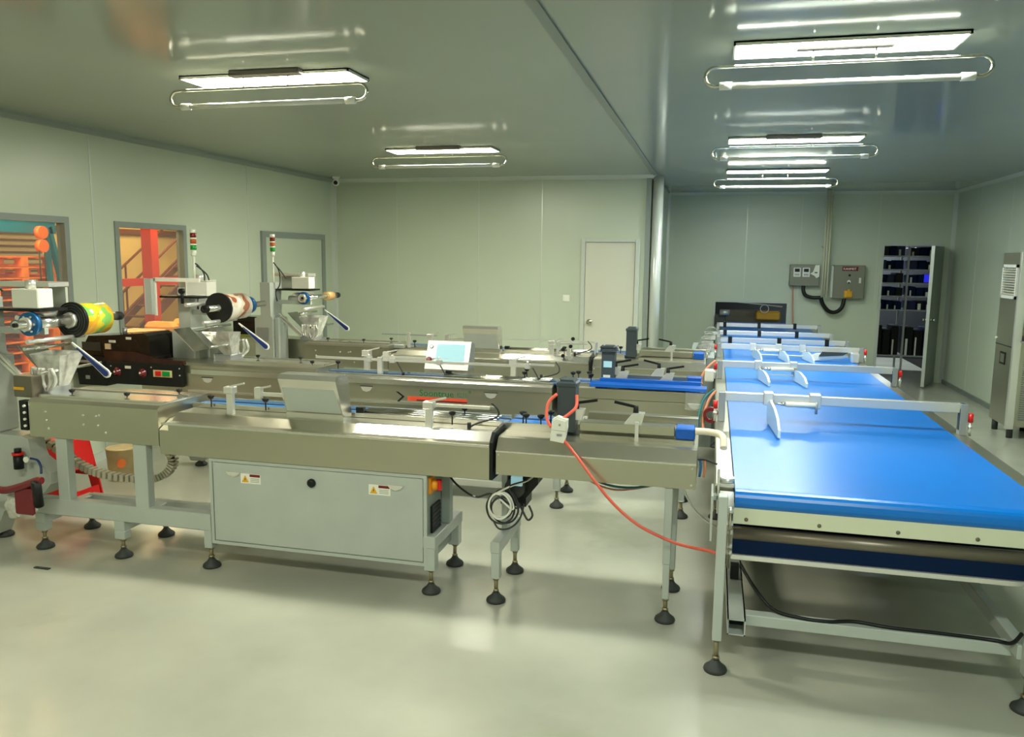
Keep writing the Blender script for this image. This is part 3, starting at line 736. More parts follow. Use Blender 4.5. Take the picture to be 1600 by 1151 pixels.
# logo
text('logo_lettering', 'Soontrue', .068, (-2.08, fy-.003, .778), FRONT, mat('logo_green', (0.01, 0.14, 0.03), .4), F2, xs=1.05)
text('logo_lettering', '松川', .045, (-1.79, fy-.003, .782), FRONT, mat('logo_pale_green', (0.08, 0.2, 0.09), .4), F2)
text('logo_mark', '®', .03, (-1.70, fy-.003, .812), FRONT, 'logo_green' in M and M['logo_green'] or MATS['logo_green'], F2)
MB().prism([(-2.17, .77), (-1.71, .77), (-1.71, .75), (-2.08, .75), (-2.08, .738), (-2.17, .738)], 'y', fy-.004, fy-.002).build('logo_bar', mat('logo_red', (0.65, 0.07, 0.03), .4), F2)
MB().box(-2.10, -1.71, fy-.0055, fy-.004, .738, .75).build('logo_bar', mat('logo_dark_red', (0.12, 0.01, 0.01), .4), F2)
MB().prism([(-2.265, .80), (-2.245, .80), (-2.195, .765), (-2.235, .728), (-2.255, .728), (-2.215, .765)], 'y', fy-.004, fy-.002).build('logo_arrow', 'black', F2)
# touch screen panel on machine 2
sp = thing('touch_screen_panel', 'white tilted touch screen panel with red stop button on the middle conveyor', 'control panel', (-1.98, 5.86, .87))
MB().box(-2.15, -1.80, 5.80, 5.98, .868, .935, .004).build('base', 'steel_hi', sp)
A, B_ = Vector((0, 5.80, .935)), Vector((0, 5.90, 1.145))
def onface(x, s, off=0):
    n = Vector((0, -(B_.z-A.z), (B_.y-A.y))).normalized()
    q = A + (B_-A)*s + n*off; return (x, q.y, q.z)
def plate(name, m, x0, x1, s0, s1, off, th, par, sh0=0, sh1=0):
    v = [onface(x0, s0, off), onface(x1, s0, off), onface(x1, s1, off), onface(x0, s1, off), onface(x0, s0, off-th), onface(x1, s0, off-th), onface(x1, s1, off-th), onface(x0, s1, off-th)]
    return MB().poly(v, [(0,1,2,3),(4,7,6,5),(0,4,5,1),(1,5,6,2),(2,6,7,3),(3,7,4,0)]).build(name, m, par)
MB().prism([(5.80, .935), (5.90, 1.145), (5.99, 1.125), (5.97, .935)], 'x', -2.15, -1.80).build('housing', 'alu_d', sp)
plate('bezel', 'white', -2.15, -1.80, .0, 1.0, .006, .006, sp)
plate('screen_frame', 'alu_d', -2.08, -1.83, .18, .92, .010, .004, sp)
plate('screen', 'screen', -2.07, -1.84, .22, .88, .0125, .002, sp)
q = onface(-2.115, .78, .006); nn = Vector((0, -(B_.z-A.z), (B_.y-A.y))).normalized()
MB().lathe(q, [(.016, 0), (.016, .006), (.01, .01)], 14, nn).build('button', 'alu_d', sp)
q = onface(-2.115, .30, .006)
MB().lathe(q, [(.012, 0), (.012, .012), (.022, .014), (.022, .024), (.012, .03)], 14, nn).build('stop_button', 'red_d', sp)
# long guide bar with clips across machine 2
gb = thing('guide_bar_assembly', 'long thin guide bar with clips along the middle feed conveyor', 'guide bar', (-2.2, 5.72, .9))
MB().box(-3.0, -1.28, 5.66, 5.675, 1.0, 1.018).build('bar', 'alu', gb)
MB().box(-2.48, -2.44, 5.65, 5.68, .9, 1.03, .003).build('bar_post', 'alu', gb)
for x in (-2.55, -2.36, -1.98, -1.30):
    MB().box(x-.018, x+.018, 5.645, 5.69, .99, 1.03, .004).cyl((x, 5.66, 1.03), (x, 5.66, 1.05), .009, 8).build('clip', 'alu', gb)
for x in (-2.30, -1.96, -1.24):
    MB().tube([(x-.02, 5.66, 1.0), (x+.01, 5.66, .95), (x+.03, 5.66, .915)], .005, 6).build('sensor_cable', 'rubber', gb)
    MB().cyl((x+.03, 5.66, .90), (x+.03, 5.66, .925), .012, 8).build('knob', 'black', gb)
# same on machine 3, with glass tray
gb = thing('guide_bar_assembly', 'short dark guide bar left of the touch screen, on the farthest feed conveyor', 'guide bar', (-2.9, 7.4, .9))
MB().box(-3.2, -2.62, 7.42, 7.435, 1.02, 1.032).build('bar', 'alu_d', gb)
MB().box(-2.93, -2.90, 7.41, 7.44, .9, 1.05, .003).build('clip', 'alu', gb)
MB().box(-3.3, -2.95, 7.36, 7.42, .895, .93, .004).build('tray', 'paint_d', gb)
for x in (-3.62, -3.52, -2.66): star_knob(gb, x, 7.35, .895, 1.0, .03)
gb = thing('guide_bar_assembly', 'bracket frame with black star knobs right of the far slanted hood', 'guide bar', (-1.3, 7.4, .9))
b = MB().box(-1.92, -1.05, 7.55, 7.56, 1.0, 1.012).box(-1.42, -1.41, 7.40, 7.55, .885, 1.012).box(-1.06, -1.05, 7.40, 7.55, .885, 1.012); b.build('bar', 'alu', gb)
MB().box(-1.30, -1.27, 7.3, 7.34, .885, 1.02).build('bar_post', 'alu', gb)
for (x, z) in ((-1.33, .96), (-1.26, .99), (-1.24, 1.06), (-1.33, .90)):
    MB().lathe((x, 7.29, z), [(.006, 0), (.006, .02), (.018, .025), (.018, .04)], 8, (0, -1, 0)).build('star_knob', 'black', gb)
# signs of the transfer of machine 2: blue side belt and handle box
tb = [o for o in bpy.data.objects if o.name.startswith('transfer_conveyor')][1]
T2 = {'obj': tb, 'org': ORG[tb.name]}
MB().prism([(5.53, .905), (5.53, .925), (5.60, .935), (5.60, .90)], 'x', -.82, -.02).build('side_belt', 'blue', T2)
MB().box(-.76, -.06, 5.62, 5.66, .90, .955).build('belt_fence', 'blue', T2)
MB().box(-1.05, -.1, 5.515, 5.55, .825, .895, .003).build('upper_channel', 'steel', T2)
MB().box(-.16, -.02, 5.49, 5.55, .78, .90, .003).build('handle_box', 'steel_hi', T2)
MB().prism([(-.14, .828), (-.04, .828), (-.06, .80), (-.09, .79), (-.12, .80)], 'y', 5.482, 5.49).build('recess_pull', 'alu', T2)
for x in (-.62, -.30): clamp_handle(T2, x, 5.72, .99, 1)

# dark covers of machine 2
def ytext(s, x, z, y, sz, par): text('print', s, sz, (x, y, z), FRONT, 'white', par)
cv = thing('sealing_cover', 'tall smoked cover with rounded corner above the black button strip', 'machine cover', (-4.55, 5.6, .9))
MB().prism([(-4.79, .93), (-4.79, 1.13), (-4.44, 1.16), (-4.40, 1.14), (-4.385, 1.10), (-4.385, .965), (-4.38, .96), (-4.38, .93)], 'y', 5.5, 5.82).build('cover', 'smoke', cv)
MB().prism([(-4.05, .925), (-4.05, .955), (-4.3, .965), (-4.5, 1.01), (-4.79, 1.01), (-4.79, .925)], 'y', 5.47, 5.5).build('film_shield', mat('brown_smoked_shield', (0.04, 0.014, 0.010), 0.15, var=.4, vscale=12, spec=0.3), cv)
MB().box(-4.80, -4.745, 5.492, 5.5, 1.02, 1.065).build('hinge', 'alu', cv)
MB().box(-4.76, -4.70, 5.492, 5.5, 1.075, 1.095).build('label', 'white', cv)
MB().box(-4.60, -4.55, 5.497, 5.5, 1.105, 1.125).build('label', 'white', cv)
MB().cyl((-4.69, 5.6, 1.13), (-4.69, 5.6, 1.19), .018, 10).build('bolt', 'alu_d', cv)
cs = thing('button_strip', 'black control strip with two knobs and red and green buttons', 'control panel', (-4.4, 5.48, .77))
MB().box(-4.77, -4.06, 5.455, 5.495, .745, .925, .004).build('panel', 'black', cs)
for x in (-4.66, -4.42):
    MB().lathe((x, 5.455, .845), [(.036, 0), (.036, .006), (.02, .01), (.02, .03), (.01, .034)], 18, (0, -1, 0)).build('knob', 'red_d', cs)
    MB().lathe((x, 5.42, .85), [(.008, 0), (.006, .006)], 10, (0, -1, 0)).build('knob_cap', 'white', cs)
MB().box(-4.32, -4.15, 5.450, 5.456, .82, .875).build('button_plate', 'paper', cs)
MB().box(-4.30, -4.245, 5.443, 5.451, .828, .868, .003).build('red_button', 'red', cs)
MB().box(-4.235, -4.165, 5.443, 5.451, .828, .868, .003).build('green_button', mat('green_button', (0.0, .28, .05), .4), cs)
MB().box(-4.585, -4.53, 5.452, 5.456, .875, .897).build('label', 'white', cs)
for x, z in ((-4.72, .89), (-4.72, .83), (-4.08, .895), (-4.08, .84), (-4.34, .895)):
    MB().cyl((x, 5.452, z), (x, 5.458, z), .006, 8).build('screw', 'alu', cs)
cb = thing('jaw_cover', 'black box cover left of the button strip, behind the nearest film', 'machine cover', (-4.9, 5.5, .8))
MB().prism([(-5.05, .72), (-5.07, .90), (-5.1, .92), (-5.1, .955), (-4.79, .955), (-4.78, .72)], 'y', 5.47, 5.8).build('cover', 'black', cb)
MB().prism([(-5.08, .955), (-4.98, 1.12), (-4.80, 1.13), (-4.79, .955)], 'y', 5.52, 5.8).build('upper_cover', 'smoke', cb)
MB().box(-4.98, -4.94, 5.465, 5.47, .77, .80).build('label', 'alu_d', cb)
MB().box(-5.06, -4.92, 5.462, 5.47, .905, .925).build('slot', 'alu_d', cb)
MB().box(-5.04, -4.86, 5.512, 5.52, 1.0, 1.07).build('window', 'rubber', cb)
# dark cover of machine 3 behind the middle column
cw = thing('sealing_cover', 'black flap cover on the farthest machine between the two grey columns', 'machine cover', (-4.7, 7.5, .95))
MB().prism([(-4.93, .93), (-4.93, 1.14), (-4.60, 1.15), (-4.5, 1.09), (-4.5, .93)], 'y', 7.5, 7.8).build('cover', 'smoke', cw)
MB().box(-4.93, -4.5, 7.48, 7.5, 1.10, 1.15).build('flap', 'black', cw)
MB().box(-4.90, -4.5, 7.47, 7.5, .935, .96).build('edge_strip', mat('lime_strip', (.3, .33, .05), .5), cw)
MB().box(-5.02, -4.0, 7.5, 7.8, .70, .93).build('lower_body', 'steel', cw)
# second pale column below the cream roll
pc = tag(MB().box(-4.07, -3.99, 5.84, 5.94, .9, 1.2, .006).build('support_post', 'paint'), 'pale grey post under the cream film roll', 'post')

# ================================================================ loose items around machine 1
def hose(name, label, m, pts, r, cat='hose', group=None):
    return tag(MB().tube(pts, r, 8).build(name, m), label, cat, group)
jb = thing('junction_box', 'white plastic junction box hanging off the nearest transfer conveyor', 'junction box', (-.73, 3.93, .88))
MB().prism([(-.77, .885), (-.70, .875), (-.685, .95), (-.685, .995), (-.735, 1.01), (-.76, .995)], 'y', 3.885, 3.93).build('box', 'white', jb)
MB().prism([(-.758, .945), (-.69, .94), (-.69, .99), (-.735, 1.0), (-.752, .99)], 'y', 3.875, 3.886).build('lid', 'white', jb)
MB().box(-.725, -.715, 3.872, 3.876, .965, .975).build('mark', 'alu_d', jb)
MB().box(-.735, -.71, 3.878, 3.886, .912, .922).build('mark', 'alu_d', jb)
hose('air_hose', 'red air hose hanging from the white junction box to the blue belt frame', 'red_hose',
     [(-.70, 3.90, .885), (-.64, 3.85, .84), (-.52, 3.80, .71), (-.42, 3.80, .60), (-.30, 3.80, .51), (-.15, 3.81, .445), (-.05, 3.78, .435), (.03, 3.70, .455), (.065, 3.6, .48)], .0075)
hose('air_hose', 'short red hose looping left of the slate housing', 'red_hose', [(-.765, 4.02, 1.10), (-.80, 3.98, 1.06), (-.80, 3.94, .99), (-.77, 3.91, .95)], .0085)
hose('air_hose', 'short red hose looping right of the slate housing', 'red_hose', [(-.66, 4.02, 1.10), (-.655, 3.98, 1.05), (-.68, 3.94, 1.02), (-.72, 3.91, .99)], .0085)
pp = tag(MB().tube([(-.06, 4.0, .955), (.0, 4.0, .955), (.055, 3.98, .952), (.075, 3.94, .94), (.078, 3.9, .90)], .017, 12, 5).build('pvc_elbow', 'pvc'), 'cream plastic pipe elbow beside the blue end cover', 'pipe')
# cable bundle under transfer conveyor
cx, cz, cy = -1.045, .50, 3.99
for i, (r, m_, lb) in enumerate(((.075, 'white', 'coiled white cable hanging under the conveyor joint'), (.085, 'rubber', 'coiled black cable hanging under the conveyor joint'))):
    pts = []
    for j in range(26):
        a = j/25*math.pi*2*(2.3+i*.8)
        rr = r*(.80+.20*math.sin(j*.55+i))
        pts.append((cx+rr*math.cos(a)*1.0+.004*i, cy-.02*(1-i)+.014*math.sin(j*.9), cz-.02+rr*math.sin(a)*1.15))
    pts = [(-1.38, 4.06, .63), (-1.31, 4.05, .56), (-1.2, 4.02, .515+.0*i), (-1.1, 4.0, .545)] + pts + [(-1.0, 3.98, .60), (-.9, 4.0, .64), (-.86, 4.02, .69)]
    hose('coiled_cable', lb, m_, pts, .0055, 'cable')
hose('coiled_cable', 'thin black cable drooping below the coil around the post', 'rubber', [(-.93, 4.02, .50), (-.95, 4.0, .42), (-1.0, 3.99, .37), (-1.06, 3.99, .36), (-1.09, 3.99, .40)], .005, 'cable')
hose('coiled_cable', 'short looped black cable under the drive motor', 'rubber', [(-.96, 4.03, .50), (-.92, 4.0, .44), (-.90, 4.0, .42), (-.88, 4.0, .45), (-.90, 4.0, .50)], .006, 'cable')
hose('hanging_cable', 'dark green cable sagging under the nearest transfer conveyor', 'green_hose', [(-.68, 4.3, .70), (-.62, 4.3, .60), (-.5, 4.3, .555), (-.35, 4.3, .56), (-.22, 4.3, .61), (-.18, 4.3, .69)], .007, 'cable')
hose('hanging_cable', 'brick red cable sagging under the nearest transfer conveyor', 'orange_hose', [(-.70, 4.32, .69), (-.64, 4.32, .58), (-.5, 4.32, .53), (-.35, 4.32, .55), (-.22, 4.32, .60), (-.17, 4.32, .69)], .006, 'cable')
hose('hanging_cable', 'thin pale cable hanging beside the leg near the belt frame', 'alu', [(-.11, 4.2, .69), (-.10, 4.2, .58), (-.04, 4.2, .48), (.04, 4.2, .42), (.07, 4.2, .40)], .005, 'cable')
for (dx, m_, lb) in ((0, 'blue_hose', 'blue wire strand at the end of the nearest transfer conveyor'), (.02, 'orange_hose', 'orange wire strand at the end of the nearest transfer conveyor')):
    hose('wire_strand', lb, m_, [(-.03+dx, 3.95, .83), (-.025+dx, 3.93, .79), (-.03+dx, 3.92, .745)], .006, 'cable')
hose('wire_strand', 'black wire from the nearest transfer conveyor to the blue belt frame', 'rubber', [(-.04, 3.95, .825), (.0, 3.93, .83), (.05, 3.9, .82)], .005, 'cable')
# hoses between machine 2 and the belt frame
hose('hose_loop', 'teal hose loop left of the second gate post', 'green_hose', [(.03, 5.5, .93), (-.03, 5.45, .88), (-.06, 5.4, .78), (-.065, 5.35, .70)], .009)
hose('hose_loop', 'orange hose loop left of the second gate post', 'orange_hose', [(.04, 5.45, .93), (.0, 5.4, .88), (-.03, 5.35, .78), (-.03, 5.3, .69)], .009)
tag(MB().ring((.015, 5.3, .79), (.015, 5.36, .79), .05, .03, 20).build('hose_reel', 'red_d'), 'dark red coil of hose beside the nearest gate post', 'hose coil')
hose('hose_loop', 'tan hose drooping left of the third gate post', 'orange_hose', [(.04, 7.1, .93), (-.02, 7.05, .88), (-.07, 7.0, .80), (-.075, 6.95, .74)], .012)
tag(MB().box(-.045, .03, 6.72, 6.8, .80, .90, .01).build('valve_block', 'white'), 'white valve block beside the middle gate post', 'valve')
# stacked steel scoops at the end of machine 3
ORD5 = ['first', 'second', 'third', 'fourth', 'fifth']
for i in range(5):
    z = .90+.035*i; x = -.10+.022*i; y = 7.75+.25*i
    b = MB(); n = 8
    for j in range(n):
        a0, a1 = math.pi*j/n, math.pi*(j+1)/n
        b.poly([(x-.06*math.cos(a0), y, z+.04*math.sin(a0)), (x-.06*math.cos(a1), y, z+.04*math.sin(a1)), (x-.06*math.cos(a1), y+.2, z+.04*math.sin(a1)), (x-.06*math.cos(a0), y+.2, z+.04*math.sin(a0))], [(0, 1, 2, 3)], True)
    b.box(x-.07, x+.07, y, y+.2, z-.03, z)
    tag(b.build('roller_bracket', 'steel_hi'), ORD5[i]+' rounded steel bracket from the front, left of the far belt', 'bracket', 'row of rounded steel brackets left of the far belt')
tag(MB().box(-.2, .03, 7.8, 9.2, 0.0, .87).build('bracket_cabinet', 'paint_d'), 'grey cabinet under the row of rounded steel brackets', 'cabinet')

# left edge: red bar, valve, packet
rb = thing('red_handle_bar', 'dark red curved bar with black grip low at left edge', 'bar', (-4.0, 3.7, .2))
MB().tube([(-4.3, 3.7, .47), (-4.12, 3.7, .43), (-4.0, 3.7, .41), (-3.88, 3.7, .44), (-3.76, 3.7, .485), (-3.72, 3.7, .49)], .022, 10).build('bar', 'red_d', rb)
MB().cyl((-3.74, 3.68, .49), (-3.77, 3.72, .33), .026, 12).build('grip', 'black', rb)
MB().box(-3.93, -3.80, 3.70, 3.73, .27, .44, .01).build('bracket', 'red_d', rb)
MB().cyl((-4.27, 3.70, 0), (-4.27, 3.70, .47), .018, 10).build('stand', 'red_d', rb)
vv = thing('air_valve', 'small black and red air valve with gauge on the nearest casting', 'valve', (-4.03, 3.88, .5))
MB().cyl((-4.03, 3.85, .50), (-4.03, 3.85, .585), .028, 12).build('bowl', 'black', vv)
MB().cyl((-4.03, 3.85, .585), (-4.03, 3.85, .60), .034, 12).build('red_ring', 'red', vv)
MB().cyl((-4.03, 3.85, .60), (-4.03, 3.85, .625), .02, 12).build('cap', 'black', vv)
MB().lathe((-3.955, 3.84, .565), [(.018, 0), (.018, .012)], 14, (0, -1, 0)).build('gauge', 'white', vv)
MB().tube([(-3.94, 3.85, .57), (-3.88, 3.84, .565), (-3.85, 3.83, .53), (-3.84, 3.82, .49)], .007, 6).build('air_line', 'blue_lever', vv)
rnd = random.Random(3)
b = MB(); bm = b.bm
bmesh.ops.create_icosphere(bm, subdivisions=3, radius=.07)
for v in bm.verts:
    k_ = 1+.25*math.sin(v.co.x*90)*math.cos(v.co.z*70)+rnd.uniform(-.05, .05)
    v.co = Vector((v.co.x*.8*k_, v.co.y*.5, v.co.z*1.15*k_)) + Vector((-3.99, 3.76, .30))
tag(b.build('film_scrap', 'plastic'), 'crumpled clear film scrap under the red curved bar', 'film scrap')
tag(MB().tube([(-3.99, 3.76, .36), (-3.99, 3.74, .4), (-3.98, 3.72, .42)], .005, 6).build('scrap_tie', 'plastic'), 'twisted end of the film scrap tied to the red bar', 'tie')
# side box on machine 1 left
sb = thing('drive_box', 'dark drive box with yellow stripe left of the nearest steel body', 'drive box', (-4.05, 3.95, .9))
MB().box(-4.08, -3.94, 3.9, 4.05, .93, 1.06, .005).build('box', 'brown', sb)
MB().box(-4.075, -4.0, 3.895, 3.9, .975, .992).build('stripe', 'yellow', sb)
MB().box(-4.0, -3.945, 3.85, 3.9, .74, .92, .004).build('connector_plate', 'black', sb)
for q in range(4): MB().cyl((-3.955, 3.84, .77+q*.04), (-3.955, 3.852, .77+q*.04), .008, 8).build('connector', 'white', sb)
# red stool
st = thing('plastic_stool', 'red plastic stool under and behind the nearest steel body', 'stool', (-4.60, 4.71, 0))
SX, Y0, Y1 = -4.60, 4.55, 4.87
MB().box(SX-.15, SX+.15, Y0+.02, Y1-.02, .44, .46, .008).build('seat', 'red', st)
for sx in (-1, 1):
    for yy, sy in ((Y0, -1), (Y1, 1)):
        f = lambda u, z: (SX + sx*u, yy + sy*(.03*(1-z/.46)), z)
        g = lambda u, z: (SX + sx*u, yy + sy*(.03*(1-z/.46)) - sy*.012, z)
        q = [(.155, .45), (.235, 0), (.15, 0), (.07, .45)]
        MB().poly([f(*p) for p in q] + [g(*p) for p in q], [(0, 1, 2, 3), (4, 7, 6, 5), (0, 4, 5, 1), (1, 5, 6, 2), (2, 6, 7, 3), (3, 7, 4, 0)]).build('leg', 'red', st)
MB().box(SX-.10, SX+.10, Y0-.012, Y0+.004, .30, .445).box(SX-.16, SX+.16, Y0-.018, Y0-.004, .10, .16).build('apron', 'red', st)
MB().box(SX-.12, SX+.12, Y1-.004, Y1+.012, .16, .445).build('apron', 'red', st)
for sx in (-1, 1):
    for (z0, z1) in ((.24, .45), (.03, .09)):
        xx = lambda z: SX + sx*(.155+.08*(1-z/.45))
        MB().poly([(xx(z0), Y0-.0, z0), (xx(z0), Y1+.0, z0), (xx(z1), Y1, z1), (xx(z1), Y0, z1)] + [(xx(z0)-sx*.01, Y0, z0), (xx(z0)-sx*.01, Y1, z0), (xx(z1)-sx*.01, Y1, z1), (xx(z1)-sx*.01, Y0, z1)],
                  [(0, 1, 2, 3), (4, 7, 6, 5), (0, 4, 5, 1), (1, 5, 6, 2), (2, 6, 7, 3), (3, 7, 4, 0)]).build('side_apron', 'red', st)
# paper bucket
bk = thing('paper_bucket', 'cream paper bucket with orange emblem behind the second frame post', 'bucket', (-4.55, 5.32, 0))
MB().lathe((-4.55, 5.32, 0), [(.10, 0), (.115, .25), (.118, .25), (.118, .26), (.105, .26)], 24).build('bucket', 'paper', bk)
MB().lathe((-4.485, 5.235, .15), [(.035, 0), (.035, .006)], 18, (.65, -.76, 0)).build('emblem', mat('orange_emblem', (.7, .16, .03), .5), bk)
# cable chain
ch = thing('cable_chain', 'beige segmented cable chain drooping under the nearest steel body', 'cable chain', (-3.6, 4.1, .5))
P0 = [Vector(p) for p in ((-4.19, 4.14, .64), (-4.0, 4.14, .545), (-3.82, 4.12, .465), (-3.65, 4.1, .43), (-3.45, 4.1, .42), (-3.28, 4.1, .43), (-3.18, 4.1, .48), (-3.14, 4.1, .56), (-3.19, 4.1, .65), (-3.21, 4.1, .70))]
def cat(ps, u):
    m = len(ps)-1; i = min(int(u*m), m-1); t = u*m-i
    a, b_, c, d = ps[max(0, i-1)], ps[i], ps[i+1], ps[min(m, i+2)]
    return .5*((2*b_)+(c-a)*t+(2*a-5*b_+4*c-d)*t*t+(3*b_-a-3*c+d)*t**3)
for i in range(44):
    a, b_ = cat(P0, i/44), cat(P0, (i+.62)/44)
    MB().obox(a, b_, .05, .042).build('link', 'chain', ch)
MB().tube([p for p in P0], .012, 6).build('cable_core', 'black', ch)
# small bracket behind
tag(MB().box(-3.02, -2.86, 4.42, 4.5, .5, .66, .01).cyl((-2.94, 4.46, 0), (-2.94, 4.46, .5), .015, 8).build('rear_support', 'paint'), 'small rear support stand left of the grey cabinet', 'stand')
tag(MB().box(-3.72, -3.62, 3.60, 3.62, 0, .006).build('floor_scrap', 'rubber'), 'small dark scrap on the floor at lower left', 'scrap')

# ================================================================ big blue conveyor
bc = thing('belt_conveyor', 'wide bright blue belt conveyor running to the wall opening', 'conveyor', (.75, 8.3, 0))
BX0, BX1, BZ = .128, 1.375, .81
r = .045; yc = 3.545; n = 10
pts = [(13.35, BZ), (yc, BZ)] + [(yc - r*math.sin(math.pi*i/n), BZ-r+r*math.cos(math.pi*i/n)) for i in range(1, n+1)]
pts += [(yc+.01, BZ-2*r), (yc+.0, BZ-2*r-.002), (yc+.03, .655), (yc+.2, .655), (yc+.2, BZ-.01), (14.0, BZ-.01)]
MB().prism([(13.35, BZ), (yc, BZ)] + [(yc - r*math.sin(math.pi*i/n), BZ-r+r*math.cos(math.pi*i/n)) for i in range(1, n)] + [(yc-.018, BZ-2*r+.008), (yc-.012, .745), (yc+.3, .745), (yc+.3, BZ-.012), (13.35, BZ-.012)], 'x', BX0, BX1).build('belt', 'belt', bc)
MB().box(BX0-.005, BX1+.02, 3.52, 3.54, .655, .745, .002).build('end_board', 'board', bc)
for x in (.18, .48, .79, 1.09):
    MB().lathe((x, 3.52, .678), [(.0085, 0), (.0085, .003), (.004, .005)], 10, (0, -1, 0)).build('screw', 'brown', bc)
MB().cyl((BX0, 3.56, .60), (BX1, 3.56, .60), .032, 20).build('return_roller', 'brown', bc)
MB().box(BX0, BX1, 3.535, 3.555, .515, .592).build('return_belt', 'belt_d', bc)
MB().box(BX0-.005, BX1+.02, 3.52, 3.56, .492, .514, .002).build('lower_rail', 'alu', bc)
MB().box(BX0, BX1, 3.6, 13.3, .60, .61).build('under_belt', 'belt_d', bc)
# side rails
MB().box(.045, BX0-.002, 3.6, 12.9, .70, .80, .003).build('side_rail', 'steel', bc)
MB().box(BX1+.002, 1.465, 3.6, 12.9, .70, .80, .003).build('side_rail', 'steel', bc)
# tensioner at left front corner
MB().cyl((.065, 3.555, .745), (.125, 3.555, .745), .042, 20).build('roller_bearing', 'white', bc)
MB().box(.06, .125, 3.58, 3.66, .80, .812).cyl((.095, 3.62, .812), (.095, 3.62, .835), .032, 16).build('tension_knob', 'alu', bc)
MB().box(.052, .060, 3.50, 3.66, .70, .90).build('corner_bracket', 'steel_hi', bc)
MB().box(.028, .036, 3.42, 3.62, .60, .80).box(.036, .055, 3.5, 3.54, .76, .78).build('guard_plate', 'paint', bc)
for (z, rr) in ((.72, .016), (.66, .012), (.62, .012), (.56, .014), (.53, .014)):
    MB().cyl((.098, 3.50, z), (.125, 3.50, z), rr, 10).build('fitting', 'alu', bc)
MB().cyl((.112, 3.49, .46), (.112, 3.49, .72), .004, 6).cyl((.10, 3.49, .48), (.10, 3.49, .70), .003, 6).build('tie_rod', 'brass', bc)
# legs
def bleg(x0, x1, y0, y1, z0, zt):
    o = MB().box(x0, x1, y0, y1, z0, zt, .003).build('leg', 'paint', bc)
    foot((x0+x1)/2, (y0+y1)/2, bc, z0+.01, r=.052)
bleg(.058, .098, 3.42, 3.48, .15, .80)
bleg(1.275, 1.315, 3.42, 3.48, .15, .60)
for y in (5.6, 7.8, 10.0, 12.2):
    bleg(.06, .10, y, y+.05, .13, .72); bleg(1.40, 1.44, y, y+.05, .13, .72)
# lower longitudinal tubes
def open_tube(x0, x1, z0, z1, y0, y1, name='long_tube'):
    w = .006
    MB().box(x0, x1, y0, y1, z1-w, z1).box(x0, x1, y0, y1, z0, z0+w).box(x0, x0+w, y0, y1, z0, z1).box(x1-w, x1, y0, y1, z0, z1).build(name, 'paint', bc)
    MB().box(x0+w, x1-w, y0+.1, y0+.11, z0+w, z1-w).build('tube_inner_dark', 'black', bc)  # black sheet stands in for the shade inside the open tube
open_tube(.122, .20, .15, .225, 3.5, 12.9)
MB().box(1.26, 1.31, 3.48, 12.9, .20, .26, .003).build('long_tube', 'paint', bc)
MB().box(.20, 1.275, 3.56, 3.62, .175, .225, .003).build('cross_beam', 'paint', bc)
for y in (5.6, 7.8, 10): MB().box(.20, 1.27, y, y+.05, .20, .25).build('cross_beam', 'paint', bc)
MB().box(.125, .19, 4.12, 4.16, .225, .7, .003).build('inner_post', 'paint', bc)
MB().box(.14, .18, 3.95, 4.0, .23, .30).build('connector', 'black', bc)
cab = hose('power_cable', 'black cable lying along the lower cross beam of the blue conveyor', 'black',
     [(.19, 4.0, .29), (.24, 3.8, .27), (.32, 3.62, .24), (.44, 3.575, .232), (.55, 3.57, .232), (.66, 3.60, .2325), (.8, 3.58, .232), (1.0, 3.58, .232), (1.2, 3.57, .232), (1.25, 3.52, .25), (1.262, 3.46, .32)], .008, 'cable')

